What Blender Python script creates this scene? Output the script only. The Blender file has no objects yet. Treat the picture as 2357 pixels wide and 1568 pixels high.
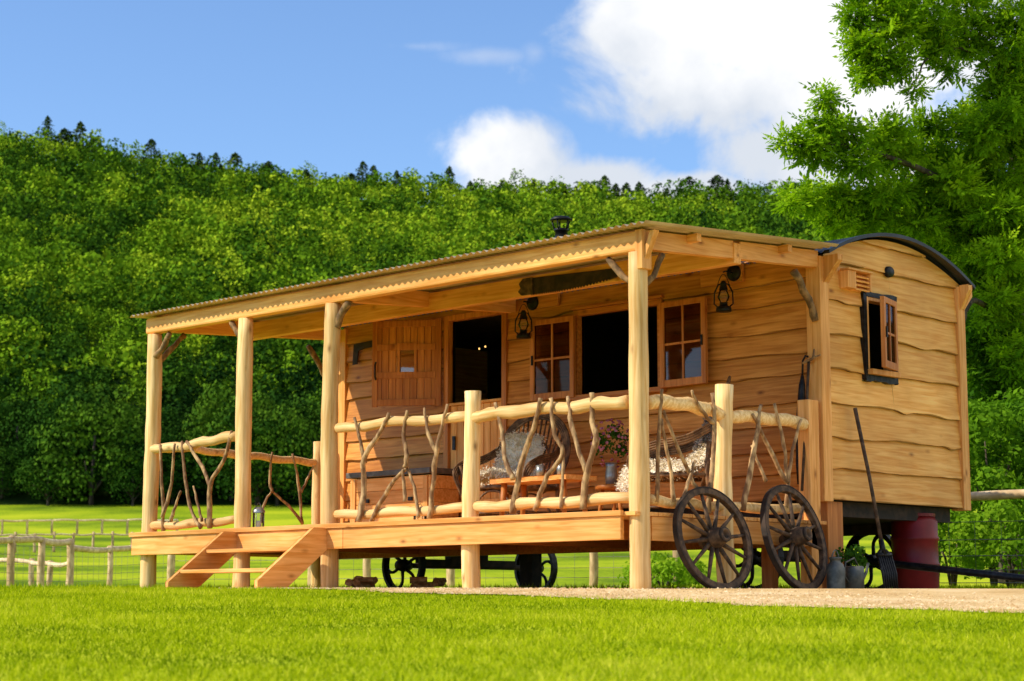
import bpy, math, random
import numpy as np
from mathutils import Vector, Matrix
random.seed(7); rng=np.random.default_rng(7)
scn=bpy.context.scene; col=scn.collection
R=math.radians; sin=math.sin; cos=math.cos; PI=math.pi; rnd=random.random
def U(a,b): return random.uniform(a,b)
# ------------------------------------------------------------------ camera
Wp,Hp,F=2357.,1568.,4421.
TH=R(45.26); PIT=R(7.88); Z=Vector((0,0,1))
HD=Vector((-cos(TH),sin(TH),0)); RT=Vector((sin(TH),cos(TH),0))
CAM=Vector((0,0,-.13))-HD*15.64-RT*1.04
FW=HD*cos(PIT)+Z*sin(PIT); UP=Z*cos(PIT)-HD*sin(PIT)
cd=bpy.data.cameras.new('camera'); cam=bpy.data.objects.new('camera',cd); col.objects.link(cam)
m=Matrix((RT,UP,-FW)).transposed().to_4x4(); m.translation=CAM; cam.matrix_world=m
cd.sensor_width=36; cd.lens=F/Wp*36; cd.clip_start=.1; cd.clip_end=6000
cd.dof.use_dof=True; cd.dof.focus_distance=17.5; cd.dof.aperture_fstop=4.0
scn.camera=cam
scn.view_settings.view_transform='Standard'; scn.view_settings.look='None'; scn.view_settings.exposure=0
def ray(px,py): return FW+RT*((px-Wp/2)/F)+UP*((Hp/2-py)/F)
def onY(px,py,Y): r=ray(px,py); return CAM+r*((Y-CAM.y)/r.y)
def onX(px,py,X): r=ray(px,py); return CAM+r*((X-CAM.x)/r.x)
def onD(px,py,d): r=ray(px,py); return CAM+r*(d/r.dot(HD))
# ------------------------------------------------------------------ terrain heights
PD=[-400,-20,0,15.6,24,44,80,150,190]; PZ=[-6,-1.566,-.686,0,.07,.2,1.7,5.6,9.8]
def gz_dl(d,l):
    d=np.asarray(d,float); l=np.asarray(l,float); z=np.interp(d,PD,PZ)
    e=np.interp(l/np.maximum(d,1),[-.27,-.2,-.13,-.04,.08,.15,.3],[.238,.2245,.216,.209,.2035,.207,.201]); zr=e*560
    t=np.clip((d-190)/370,0,1); z=np.where(d>190,9.8+(zr-9.8)*t,z)
    t2=np.clip((d-560)/400,0,1); return np.where(d>560,zr*(1-.5*t2),z)
def dl(x,y):
    return (x-CAM.x)*HD.x+(y-CAM.y)*HD.y,(x-CAM.x)*RT.x+(y-CAM.y)*RT.y
def gz(x,y): d,l=dl(x,y); return gz_dl(d,l)
def xy(d,l): return CAM.x+HD.x*d+RT.x*l, CAM.y+HD.y*d+RT.y*l
def G(px,d):
    l=d*(px-Wp/2)/4463; x,y=xy(d,l); return Vector((x,y,float(gz_dl(d,l))))
# ------------------------------------------------------------------ materials
def nodes(name):
    mt=bpy.data.materials.new(name); mt.use_nodes=True; nt=mt.node_tree; nt.nodes.clear()
    return mt,nt,nt.nodes,nt.links
def ramp(n,stops):
    r=n.new('ShaderNodeValToRGB'); e=r.color_ramp.elements
    while len(e)<len(stops): e.new(.5)
    for k,(p,c) in zip(e,stops): k.position=p; k.color=(*c,1)
    return r
def mat(name,c1,c2,scale=(6,6,6),rough=.6,bump=.2,metal=0,detail=6,dist=0,tint=True,spec=.35,lo=.42,hi=.62,knots=None):
    mt,nt,n,L=nodes(name)
    tc=n.new('ShaderNodeTexCoord'); mp=n.new('ShaderNodeMapping'); mp.inputs['Scale'].default_value=scale
    L.new(tc.outputs['Object'],mp.inputs['Vector'])
    no=n.new('ShaderNodeTexNoise'); no.inputs['Scale'].default_value=1; no.inputs['Detail'].default_value=detail; no.inputs['Distortion'].default_value=dist
    L.new(mp.outputs[0],no.inputs['Vector'])
    r=ramp(n,[(lo,c1),(hi,c2)]); L.new(no.outputs[0],r.inputs[0]); out=r.outputs[0]
    def mul(a,b):
        m2=n.new('ShaderNodeMixRGB'); m2.blend_type='MULTIPLY'; m2.inputs[0].default_value=1; L.new(a,m2.inputs[1]); L.new(b,m2.inputs[2]); return m2.outputs[0]
    no2=n.new('ShaderNodeTexNoise'); no2.inputs['Scale'].default_value=1.3; no2.inputs['Detail'].default_value=3
    L.new(tc.outputs['Object'],no2.inputs['Vector'])
    r2=ramp(n,[(.3,(.80,.75,.68)),(.7,(1.1,1.1,1.1))]); L.new(no2.outputs[0],r2.inputs[0]); out=mul(out,r2.outputs[0])
    if knots:
        mk=n.new('ShaderNodeMapping'); mk.inputs['Scale'].default_value=knots; L.new(tc.outputs['Object'],mk.inputs['Vector'])
        vo=n.new('ShaderNodeTexVoronoi'); vo.inputs['Scale'].default_value=1; L.new(mk.outputs[0],vo.inputs['Vector'])
        rk=ramp(n,[(.03,(.42,.34,.28)),(.10,(.8,.74,.66)),(.17,(1,1,1))]); L.new(vo.outputs['Distance'],rk.inputs[0]); out=mul(out,rk.outputs[0])
    if tint:
        at=n.new('ShaderNodeAttribute'); at.attribute_name='tint'
        ad=n.new('ShaderNodeMath'); ad.operation='MULTIPLY_ADD'; ad.inputs[1].default_value=.5; ad.inputs[2].default_value=.5
        L.new(at.outputs['Fac'],ad.inputs[0])
        rt=ramp(n,[(0,(.16,.13,.11)),(.5,(.84,.79,.72)),(1,(1.1,1.1,1.1))]); L.new(ad.outputs[0],rt.inputs[0]); out=mul(out,rt.outputs[0])
    bs=n.new('ShaderNodeBsdfPrincipled'); L.new(out,bs.inputs['Base Color'])
    bs.inputs['Roughness'].default_value=rough; bs.inputs['Metallic'].default_value=metal; bs.inputs['Specular IOR Level'].default_value=spec
    if bump:
        b=n.new('ShaderNodeBump'); b.inputs['Strength'].default_value=bump; b.inputs['Distance'].default_value=.02
        L.new(no.outputs[0],b.inputs['Height']); L.new(b.outputs[0],bs.inputs['Normal'])
    o=n.new('ShaderNodeOutputMaterial'); L.new(bs.outputs[0],o.inputs[0])
    return mt
def wood(name,c1,c2,ax,rough=.6,bump=.18,spec=.2,kn=True):
    s=[34,34,34]; s[ax]=2.0; k=[5.5,5.5,5.5]; k[ax]=2.6
    return mat(name,c1,c2,tuple(s),rough,bump,0,5,.5,True,spec,.34,.66,tuple(k) if kn else None)
def leaf(name,cs,obj=False,trans=.3):
    mt,nt,n,L=nodes(name)
    at=n.new('ShaderNodeAttribute'); at.attribute_name='tint'; f=at.outputs['Fac']
    if obj:
        oi=n.new('ShaderNodeObjectInfo'); a=n.new('ShaderNodeMath'); a.operation='MULTIPLY_ADD'; a.inputs[1].default_value=.5
        h=n.new('ShaderNodeMath'); h.operation='MULTIPLY'; h.inputs[1].default_value=.5
        L.new(f,h.inputs[0]); L.new(oi.outputs['Random'],a.inputs[0]); L.new(h.outputs[0],a.inputs[2]); f=a.outputs[0]
    k=len(cs); r=ramp(n,[(i/(k-1),c) for i,c in enumerate(cs)]); L.new(f,r.inputs[0])
    d=n.new('ShaderNodeBsdfDiffuse'); L.new(r.outputs[0],d.inputs[0]); o=n.new('ShaderNodeOutputMaterial')
    if trans:
        t=n.new('ShaderNodeBsdfTranslucent'); mx=n.new('ShaderNodeMixShader'); mx.inputs[0].default_value=trans
        b=n.new('ShaderNodeMixRGB'); b.blend_type='MULTIPLY'; b.inputs[0].default_value=1; b.inputs[2].default_value=(1.15,1.25,.5,1); L.new(r.outputs[0],b.inputs[1]); L.new(b.outputs[0],t.inputs[0])
        L.new(d.outputs[0],mx.inputs[1]); L.new(t.outputs[0],mx.inputs[2]); L.new(mx.outputs[0],o.inputs[0])
    else: L.new(d.outputs[0],o.inputs[0])
    return mt
def glassmat(name,tintc,fac):
    mt,nt,n,L=nodes(name)
    t=n.new('ShaderNodeBsdfTransparent'); t.inputs[0].default_value=(*tintc,1)
    g=n.new('ShaderNodeBsdfGlossy'); g.inputs['Roughness'].default_value=.03
    lw=n.new('ShaderNodeFresnel'); lw.inputs[0].default_value=1.4
    ad=n.new('ShaderNodeMath'); ad.operation='MULTIPLY'; ad.inputs[1].default_value=fac; L.new(lw.outputs[0],ad.inputs[0])
    mx=n.new('ShaderNodeMixShader'); L.new(ad.outputs[0],mx.inputs[0]); L.new(t.outputs[0],mx.inputs[1]); L.new(g.outputs[0],mx.inputs[2])
    o=n.new('ShaderNodeOutputMaterial'); L.new(mx.outputs[0],o.inputs[0]); return mt
M={}
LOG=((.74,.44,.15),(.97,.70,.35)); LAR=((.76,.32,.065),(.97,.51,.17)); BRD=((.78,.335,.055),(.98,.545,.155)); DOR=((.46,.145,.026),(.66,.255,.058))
for i,a in enumerate('xyz'):
    M['log'+a]=wood('peeled_log_'+a,*LOG,i,.55,.25); M['lar'+a]=wood('larch_'+a,*LAR,i,.5,.12); M['door'+a]=wood('door_wood_'+a,*DOR,i,.4,.1)
M['brdx']=wood('waney_board_front_shaded',((.52,.185,.026)),((.78,.345,.075)),0,.5,.2); M['brdy']=wood('waney_board_end',*BRD,1,.5,.2)  # front copy darker than the end one: porch shade put into the colour
M['branch']=mat('bark_branch',(.22,.115,.05),(.58,.38,.18),(20,20,9),.8,.5)
M['brace']=mat('dark_branch',(.13,.075,.03),(.34,.20,.08),(20,20,12),.8,.5)
M['old']=mat('weathered_dark_wood',(.05,.029,.017),(.14,.083,.045),(18,18,18),.75,.4)
M['iron']=mat('black_iron',(.012,.012,.014),(.03,.03,.032),(20,20,20),.45,.2,.6)
M['rust']=mat('rusty_black_steel',(.02,.014,.010),(.055,.032,.02),(9,9,9),.75,.3,0)
M['roofk']=mat('black_corrugated_iron',(.02,.024,.032),(.04,.046,.06),(3,3,3),.4,.05,.3)
M['tin']=mat('pale_corrugated_iron',(.50,.38,.23),(.60,.48,.32),(2,2,2),.5,.05,.0)
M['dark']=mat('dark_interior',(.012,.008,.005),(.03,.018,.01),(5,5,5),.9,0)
M['galv']=mat('galvanised_metal',(.3,.32,.33),(.5,.52,.53),(12,12,12),.35,.1,.7)
M['dgalv']=mat('dull_grey_metal',(.09,.1,.095),(.17,.18,.17),(12,12,12),.5,.1,.4)
M['red']=mat('red_plastic',(.16,.006,.007),(.22,.010,.010),(5,5,5),.45,.05)
M['twig']=mat('willow_twig',(.11,.055,.024),(.30,.165,.075),(15,15,15),.6,.3)
M['fl']=mat('cream_fleece',(.86,.75,.55),(.97,.92,.80),(14,14,14),.95,.4,0,6,0,False)
M['flg']=mat('grey_fleece',(.26,.21,.17),(.55,.46,.37),(14,14,14),.95,.6)
M['wire']=mat('fence_wire',(.16,.15,.13),(.26,.25,.22),(5,5,5),.6,0,.3)
M['post']=mat('weathered_post',(.46,.31,.15),(.76,.56,.31),(14,14,5),.8,.4)
M['lichen']=mat('pale_fence_rail',(.66,.48,.28),(.95,.75,.47),(8,8,8),.75,.3)
M['bark']=mat('tree_bark',(.05,.037,.022),(.13,.10,.065),(12,12,5),.9,.6)
M['ptrunk']=mat('grey_trunk',(.05,.04,.03),(.10,.08,.06),(2,2,.7),.9,.3)
M['pink']=mat('pink_petals',(.42,.08,.16),(.70,.28,.36),(30,30,30),.7,0)
M['soil']=mat('grey_slate',(.10,.095,.09),(.16,.15,.14),(12,12,12),.6,.1)
M['wood_end']=mat('split_firewood',(.45,.25,.11),(.78,.55,.30),(10,25,25),.8,.4)
M['glass']=glassmat('clear_glass',(.93,.95,.93),1.2); M['pane']=glassmat('window_glass',(.55,.46,.34),.4)
mt,nt,n,L=nodes('warm_bulb'); e=n.new('ShaderNodeEmission'); e.inputs[0].default_value=(1,.55,.15,1); e.inputs[1].default_value=2; o=n.new('ShaderNodeOutputMaterial'); L.new(e.outputs[0],o.inputs[0]); M['bulb']=mt
GR=[(.11,.175,.004),(.28,.36,.005),(.46,.51,.008),(.64,.61,.06)]
M['grass']=leaf('grass_blades',GR,False,.35)
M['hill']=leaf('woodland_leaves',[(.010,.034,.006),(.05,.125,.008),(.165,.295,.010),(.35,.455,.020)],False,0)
M['treeL']=leaf('edge_tree_leaves',[(.009,.032,.006),(.028,.078,.008),(.10,.19,.012)],True,0)  # leaf colours darkened to stand for tree shadow at the wood's foot
M['con']=leaf('conifer_needles',[(.02,.045,.014),(.045,.08,.02),(.10,.135,.03)],True,0)
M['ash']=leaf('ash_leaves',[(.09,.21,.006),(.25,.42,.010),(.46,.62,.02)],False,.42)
M['ashd']=leaf('ash_leaves_inner_shaded',[(.03,.09,.006),(.08,.19,.008),(.15,.28,.012)],False,.3)  # darker copy of the ash leaves, crown shade put into the colour
M['bush']=leaf('bush_leaves',[(.05,.14,.008),(.14,.28,.012),(.28,.43,.02)],True,.35)
M['under']=leaf('understorey_leaves',[(.015,.05,.006),(.04,.12,.008),(.09,.20,.012)],True,.2)
M['pot']=leaf('pot_leaves',[(.03,.09,.01),(.08,.19,.02)],False,.3)
def groundmat(name,cs,s1,s2,bump,wa=.5,wb=.5):
    mt,nt,n,L=nodes(name); tc=n.new('ShaderNodeTexCoord')
    a=n.new('ShaderNodeTexNoise'); a.inputs['Scale'].default_value=s1; a.inputs['Detail'].default_value=8; a.inputs['Roughness'].default_value=.65
    b=n.new('ShaderNodeTexNoise'); b.inputs['Scale'].default_value=s2; b.inputs['Detail'].default_value=4
    for q in (a,b): L.new(tc.outputs['Object'],q.inputs['Vector'])
    mx=n.new('ShaderNodeMath'); mx.operation='MULTIPLY_ADD'; mx.inputs[1].default_value=wa; L.new(a.outputs[0],mx.inputs[0])
    h=n.new('ShaderNodeMath'); h.operation='MULTIPLY_ADD'; h.inputs[1].default_value=wb; h.inputs[2].default_value=.5-(wa+wb)*.5; L.new(b.outputs[0],h.inputs[0]); L.new(h.outputs[0],mx.inputs[2])
    k=len(cs); r=ramp(n,[(.36+.28*i/(k-1),c) for i,c in enumerate(cs)]); L.new(mx.outputs[0],r.inputs[0])
    bs=n.new('ShaderNodeBsdfPrincipled'); bs.inputs['Roughness'].default_value=1; bs.inputs['Specular IOR Level'].default_value=.05; L.new(r.outputs[0],bs.inputs['Base Color'])
    bu=n.new('ShaderNodeBump'); bu.inputs['Strength'].default_value=bump; bu.inputs['Distance'].default_value=.03; L.new(a.outputs[0],bu.inputs['Height']); L.new(bu.outputs[0],bs.inputs['Normal'])
    o=n.new('ShaderNodeOutputMaterial'); L.new(bs.outputs[0],o.inputs[0]); return mt
M['ground']=groundmat('lawn_turf',[(.10,.17,.006),(.28,.37,.008),(.46,.50,.016)],5,.075,.5,.45,1.0)  # broad noise varies the turf and paints in bands of woodland shadow
M['gravel']=groundmat('tan_gravel',[(.54,.33,.125),(.76,.51,.23),(.90,.68,.38)],38,1.1,.6)
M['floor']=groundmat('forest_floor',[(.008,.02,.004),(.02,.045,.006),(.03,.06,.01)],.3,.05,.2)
# ------------------------------------------------------------------ builders
def tag(o,label=None,cat=None,group=None,kind=None):
    if label: o['label']=label
    if cat: o['category']=cat
    if group: o['group']=group
    if kind: o['kind']=kind
    return o
def thing(name,label,cat,loc=(0,0,0),group=None):
    o=bpy.data.objects.new(name,None); col.objects.link(o); o.location=loc; o.empty_display_size=.1
    return tag(o,label,cat,group)
def wl(o):
    p=Vector((0,0,0))
    while o: p+=Vector(o.location); o=o.parent
    return p
class MB:
    def __init__(s): s.v=[];s.f=[];s.sm=[];s.t=[]
    def add(s,vs,fs,smooth=False,tint=None):
        o=len(s.v); s.v+=[tuple(v) for v in vs]; s.f+=[tuple(i+o for i in f) for f in fs]; s.sm+=[smooth]*len(fs)
        s.t+=[rnd() if tint is None else tint]*len(fs); return s
    def box(s,c,d,Mx=None,tint=None):
        c=Vector(c); vs=[]
        for i in (-1,1):
            for j in (-1,1):
                for k in (-1,1):
                    p=Vector((i*d[0]/2,j*d[1]/2,k*d[2]/2))
                    if Mx is not None: p=Mx@p
                    vs.append(c+p)
        return s.add(vs,[(0,1,3,2),(4,6,7,5),(0,4,5,1),(2,3,7,6),(0,2,6,4),(1,5,7,3)],False,tint)
    def ab(s,a,b,tint=None):
        a=Vector(a);b=Vector(b); return s.box((a+b)/2,[abs(b[i]-a[i]) for i in range(3)],None,tint)
    def tube(s,pts,rad,n=8,tint=None,cap=True):
        pts=[Vector(p) for p in pts]; k=len(pts)
        if not hasattr(rad,'__len__'): rad=[rad]*k
        t0=(pts[1]-pts[0]).normalized(); a=Z if abs(t0.z)<.9 else Vector((1,0,0)); nr=t0.cross(a).normalized(); vs=[];fs=[]
        for i in range(k):
            t=(pts[min(i+1,k-1)]-pts[max(i-1,0)]).normalized(); nr=(nr-t*nr.dot(t)).normalized(); b=t.cross(nr)
            for j in range(n):
                q=2*PI*j/n; vs.append(pts[i]+(nr*cos(q)+b*sin(q))*rad[i])
        for i in range(k-1):
            for j in range(n): fs.append((i*n+j,i*n+(j+1)%n,(i+1)*n+(j+1)%n,(i+1)*n+j))
        if cap: fs+= [tuple(range(n))[::-1],tuple((k-1)*n+j for j in range(n))]
        return s.add(vs,fs,True,tint)
    def lathe(s,c,prof,n=20,Mx=None,tint=.5,smooth=True):
        c=Vector(c); vs=[];fs=[]
        for r,z in prof:
            for j in range(n):
                q=2*PI*j/n; p=Vector((r*cos(q),r*sin(q),z))
                if Mx is not None: p=Mx@p
                vs.append(c+p)
        for i in range(len(prof)-1):
            for j in range(n): fs.append((i*n+j,i*n+(j+1)%n,(i+1)*n+(j+1)%n,(i+1)*n+j))
        return s.add(vs,fs,smooth,tint)
    def ring(s,c,r0,r1,w,n=40,Mx=None,tint=.5):
        return s.lathe(c,[(r0,-w/2),(r1,-w/2),(r1,w/2),(r0,w/2),(r0,-w/2)],n,Mx,tint,False)
    def prism(s,poly,off,tint=None):
        poly=[Vector(p) for p in poly]; off=Vector(off); k=len(poly)
        vs=poly+[p+off for p in poly]; fs=[tuple(range(k)),tuple(range(2*k-1,k-1,-1))]+[(i,(i+1)%k,(i+1)%k+k,i+k) for i in range(k)]
        return s.add(vs,fs,False,tint)
    def build(s,name,mt,parent=None,loc=None,bevel=0):
        og=wl(parent) if parent else Vector(loc or (0,0,0))
        me=bpy.data.meshes.new(name); me.from_pydata([tuple(Vector(v)-og) for v in s.v],[],s.f)
        me.polygons.foreach_set('use_smooth',s.sm)
        a=me.attributes.new('tint','FLOAT','FACE'); a.data.foreach_set('value',s.t)
        me.materials.append(mt); me.update()
        o=bpy.data.objects.new(name,me); col.objects.link(o)
        if parent: o.parent=parent
        else: o.location=og
        if bevel:
            b=o.modifiers.new('bevel','BEVEL'); b.width=bevel; b.segments=2; b.limit_method='ANGLE'
        return o
def log(mb,p0,p1,r,wob=.012,n=9,k=12,taper=.93,tint=None):
    p0=Vector(p0);p1=Vector(p1); pts=[];rs=[]; a=rnd()*6; b=rnd()*6
    t=(p1-p0).normalized(); s1=t.cross(Z if abs(t.z)<.9 else Vector((1,0,0))).normalized(); s2=t.cross(s1)
    for i in range(n+1):
        f=i/n; pts.append(p0.lerp(p1,f)+s1*(sin(f*5+a)-sin(a)*(1-f)-sin(5+a)*f)*wob+s2*(sin(f*4+b)-sin(b)*(1-f)-sin(4+b)*f)*wob)
        rs.append(r*(1+(taper-1)*f)*U(.95,1.05))
    return mb.tube(pts,rs,k,tint)
def npmesh(name,V,tint,mt,parent=None,loc=(0,0,0)):
    n_,k=V.shape[:2]; og=np.array(wl(parent)) if parent else np.array(loc)
    me=bpy.data.meshes.new(name)
    me.vertices.add(n_*k); me.vertices.foreach_set('co',(V-og).astype(np.float32).ravel())
    me.loops.add(n_*k); me.loops.foreach_set('vertex_index',np.arange(n_*k,dtype=np.int32))
    me.polygons.add(n_); me.polygons.foreach_set('loop_start',np.arange(0,n_*k,k,dtype=np.int32))
    me.update(calc_edges=True)
    a=me.attributes.new('tint','FLOAT','FACE'); a.data.foreach_set('value',np.asarray(tint,dtype=np.float32))
    me.materials.append(mt)
    o=bpy.data.objects.new(name,me); col.objects.link(o)
    if parent: o.parent=parent
    else: o.location=loc
    return o
def nrm(a): return a/np.maximum(np.linalg.norm(a,axis=-1,keepdims=True),1e-9)
def quads(P,N,S,asp=1.0):
    r=rng.normal(size=P.shape); a=nrm(np.cross(N,r)); b=np.cross(N,a); S=S[:,None]
    return np.stack([P-a*S-b*S*asp*.3,P+a*S*.2-b*S*asp,P+a*S+b*S*asp*.3,P-a*S*.2+b*S*asp],1)
def blades(P,D,ln,w):
    s=nrm(np.cross(D,rng.normal(size=P.shape)))*w[:,None]; return np.stack([P-s,P+s,P+D*ln[:,None]],1)
def crown(nl,nq,rx,rz,flat=.75):
    P=[];N=[];T=[]
    for i in range(nl):
        a=2*PI*i*.618+U(-.4,.4); h=-.55+1.4*(i+.5)/nl; rr=math.sqrt(max(.05,1-min(1,abs(h))**2))*.68
        c=np.array([cos(a)*rr*rx,sin(a)*rr*rx,h*rz*.75]); lr=U(.30,.50)*rx
        k=nq//nl; d=nrm(rng.normal(size=(k,3))); d[:,2]=np.abs(d[:,2])*np.where(rng.random(k)<.75,1,-1); d=nrm(d)
        p=c+d*lr*np.array([1,1,flat])*rng.uniform(.7,1.15,(k,1)); P.append(p); N.append(nrm(d+rng.normal(size=(k,3))*.5)); T.append(np.full(k,U(-.15,.15)))
    return np.concatenate(P),np.concatenate(N),np.concatenate(T)
# ------------------------------------------------------------------ ground
def sheet(name,ds,ls,mt,fn=None,dz=0):
    V=[];Fc=[]; nd,nl=len(ds),len(ls)
    for d in ds:
        for l in ls:
            ll=l*max(1,d/60.) ; x,y=xy(d,ll); V.append((x,y,float(gz_dl(d,ll))+dz))
    for i in range(nd-1):
        for j in range(nl-1): Fc.append((i*nl+j,i*nl+j+1,(i+1)*nl+j+1,(i+1)*nl+j))
    me=bpy.data.meshes.new(name); me.from_pydata(V,[],Fc); me.materials.append(mt); me.update()
    o=bpy.data.objects.new(name,me); col.objects.link(o); return tag(o,None,None,None,'structure')
LS=list(np.linspace(-60,60,41))
tag(sheet('ground',[-400,-100,-20,0,5,10,15.6,20,24,30,36,44,55,65,80,100,120,150,170,190],[-400,-150]+LS+[150,400],M['ground']),'green lawn sloping up to the hut and meadow rising beyond','ground')
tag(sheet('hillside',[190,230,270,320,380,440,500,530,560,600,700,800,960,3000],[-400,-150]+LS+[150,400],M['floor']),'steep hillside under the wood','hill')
def edge(x): return -1.75+.12*math.sin(x*1.3)+.07*math.sin(x*3.7+1)+.04*math.sin(x*9.1)+max(0,x-2.5)*.22
mb=MB(); xs=np.arange(-6.5,11,.2)
for i in range(len(xs)-1):
    for j in range(30):
        c=[]
        for xx,jj in ((xs[i],j),(xs[i+1],j),(xs[i+1],j+1),(xs[i],j+1)):
            e=edge(xx); top=2.0 if xx<-.3 else 5.6
            if xx<-4: e+= (-4-xx)*.9
            e=min(e,top-.05); yy=e+(top-e)*jj/30; c.append((xx,yy,float(gz(xx,yy))+.012))
        mb.add(c,[(0,1,2,3)],False,.5)
tag(mb.build('gravel_path',M['gravel']),'tan gravel strip along the front of the hut','path',None,'structure')
N_=5000; gx=rng.uniform(-3.5,5,N_); gy=np.array([edge(x) for x in gx])+rng.beta(1,2.2,N_)*3-.12
P=np.stack([gx,gy,gz(gx,gy)+.012],1); s=rng.uniform(.005,.016,N_)
V=[]
for k in range(4):
    a=2*PI*k/4; b=2*PI*(k+1)/4; j=rng.uniform(.7,1.2,(N_,1))
    V.append(np.stack([P+np.array([cos(a),sin(a),0])*s[:,None],P+np.array([cos(b),sin(b),0])*s[:,None],P+np.array([0,0,.8])*s[:,None]],1))
tag(npmesh('gravel_stones',np.concatenate(V),np.tile(rng.random(N_),4),mat('stone_chips',(.58,.37,.16),(.90,.69,.42),(9,9,9),.9,.1)),'loose tan gravel stones scattered on the path','gravel',None,'stuff')
N_=190000; d=6.3+10.2*rng.random(N_)**.85; l=(rng.random(N_)*2-1)*(.285*d+.3)
x=CAM.x+HD.x*d+RT.x*l; y=CAM.y+HD.y*d+RT.y*l
e=-1.75+.12*np.sin(x*1.3)+.07*np.sin(x*3.7+1)+.04*np.sin(x*9.1)+np.maximum(0,x-2.5)*.22+np.where(x<-4,(-4-x)*.9,0)
ok=(y<e+.03+rng.normal(size=N_)*.05)|(x<-6.5)
d,l,x,y=d[ok],l[ok],x[ok],y[ok]; N_=len(x)
pt=np.sin(x*1.1+y*.7)*.4+np.sin(x*2.3-y*1.9+1)*.4+np.sin(y*3.1+x*.4)*.4+np.sin(x*6.1+y*2)*.3+np.sin(y*7.3-x*3)*.3+np.sin(y*13+x*5)*.2
P=np.stack([x,y,gz_dl(d,l)-.003],1); D=nrm(np.stack([rng.normal(size=N_)*.6,rng.normal(size=N_)*.6,np.ones(N_)],1))
tag(npmesh('lawn_grass',blades(P,D,rng.uniform(.012,.045,N_)*(1+.25*pt),rng.uniform(.002,.005,N_)),np.clip(.47+.23*pt+rng.normal(size=N_)*.22,0,1),M['grass']),'short bright green mown grass in the foreground','grass',None,'stuff')
N_=26000; d=rng.uniform(16,34,N_); l=(rng.random(N_)*2-1)*(.285*d+.3); x=CAM.x+HD.x*d+RT.x*l; y=CAM.y+HD.y*d+RT.y*l
ok=(y>5.8)|(x<-6)|((x<-.5)&(y>2.1)&(y<5.5)&(rng.random(N_)<.5)); d,l,x,y=d[ok],l[ok],x[ok],y[ok]; N_=len(x)
P=np.stack([x,y,gz_dl(d,l)-.003],1); D=nrm(np.stack([rng.normal(size=N_)*.4,rng.normal(size=N_)*.4,np.ones(N_)],1))
tag(npmesh('meadow_grass',blades(P,D,rng.uniform(.04,.10,N_),rng.uniform(.004,.01,N_)),np.clip(.45+rng.normal(size=N_)*.22,0,1),M['grass']),'longer green grass growing behind and around the hut','grass',None,'stuff')
# ------------------------------------------------------------------ shepherd hut
Yw,Yb,XF,ZF=2.53,4.89,-6.72,.83
def arch(y,o=0): return 3.06+o+.285*(1-((y-3.71)/1.18)**2)
hut=thing('shepherd_hut','timber shepherd hut clad in waney boards with curved black roof','hut',(-3.3,3.7,0))
def boards(mb,A0,A1,zs,place,ops,top):
    cuts=sorted(set([A0,A1]+[e for o in ops for e in o[:2]]+list(np.arange(A0+.03,A1-.03,.06))))
    for i in range(len(zs)-1):
        zb,zt=zs[i],zs[i+1]; p=[rnd()*6.28 for _ in range(6)]; ti=rnd(); fl=0 if i==0 else 1
        w=[U(.6,1.4) for _ in range(4)]; am_=U(.6,1.4); bump=[(U(A0,A1),U(.01,.05),U(.06,.2)) for _ in range(int((A1-A0)*.7)+1)]
        def b(a): return zb+fl*(am_*(.013*sin(a*1.1*w[0]+p[0])+.007*sin(a*2.9*w[1]+p[1]))+.004*sin(a*9*w[2]+p[2])+.0015*sin(a*23+p[3])-sum(h_*.5*math.exp(-((a-c_)/s_)**2) for c_,h_,s_ in bump))
        def out(z): return .045-.039*min(1,max(0,(z-zb)/(zt-zb)))
        for a0,a1 in zip(cuts,cuts[1:]):
            if a1-a0<1e-4: continue
            am=(a0+a1)/2; seg=[(b(a0),b(a1),min(zt+.06,top(a0)),min(zt+.06,top(a1)),True)]
            for o in ops:
                if o[0]<am<o[1]:
                    ns=[]
                    for q in seg:
                        h0,h1=min(q[2],o[2]),min(q[3],o[2])
                        if h0>q[0]+.003: ns.append((q[0],q[1],h0,h1,q[4]))
                        l0,l1=max(q[0],o[3]),max(q[1],o[3])
                        if q[2]>l0+.003: ns.append((l0,l1,q[2],q[3],False))
                    seg=ns
            for l0,l1,h0,h1,lip in seg:
                if h0<=l0 or h1<=l1: continue
                if lip and h0>l0+.02 and h1>l1+.02:
                    e=.008+.005*sin(am*7+p[4])
                    mb.add([place(a0,l0,out(l0)-.005),place(a1,l1,out(l1)-.005),place(a1,l1+e,out(l1)),place(a0,l0+e,out(l0))],[(0,1,2,3)],True,-.6)  # bark edge, darkened further as a painted shadow line
                    mb.add([place(a0,l0,out(l0)-.005),place(a1,l1,out(l1)-.005),place(a1,l1+.004,-.005),place(a0,l0+.004,-.005)],[(0,1,2,3)],False,-1)  # underside tinted near black, shade below the lip put into colour
                    l0+=e; l1+=e
                mb.add([place(a0,l0,out(l0)),place(a1,l1,out(l1)),place(a1,h1,out(h1)),place(a0,h0,out(h0))],[(0,1,2,3)],False,ti)
def zlist(z0,z1,lo,hi):
    zs=[z0]
    while zs[-1]<z1-.1: zs.append(zs[-1]+U(lo,hi))
    return zs
dx0,dx1=onY(1040,900,Yw).x,onY(1163,900,Yw).x; dz0,dzm,dz1=.86,2.03,2.97
wx0,wx1=onY(1338,800,Yw).x,onY(1522,800,Yw).x; wz0,wz1=2.0,2.82
fo=[(dx0,dx1,dz0,dz1),(wx0,wx1,wz0,wz1)]
ey0,ey1=onX(1984,780,0).y,onX(2046,780,0).y; ez0,ez1=onX(2015,860,0).z,onX(2015,690,0).z
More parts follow.
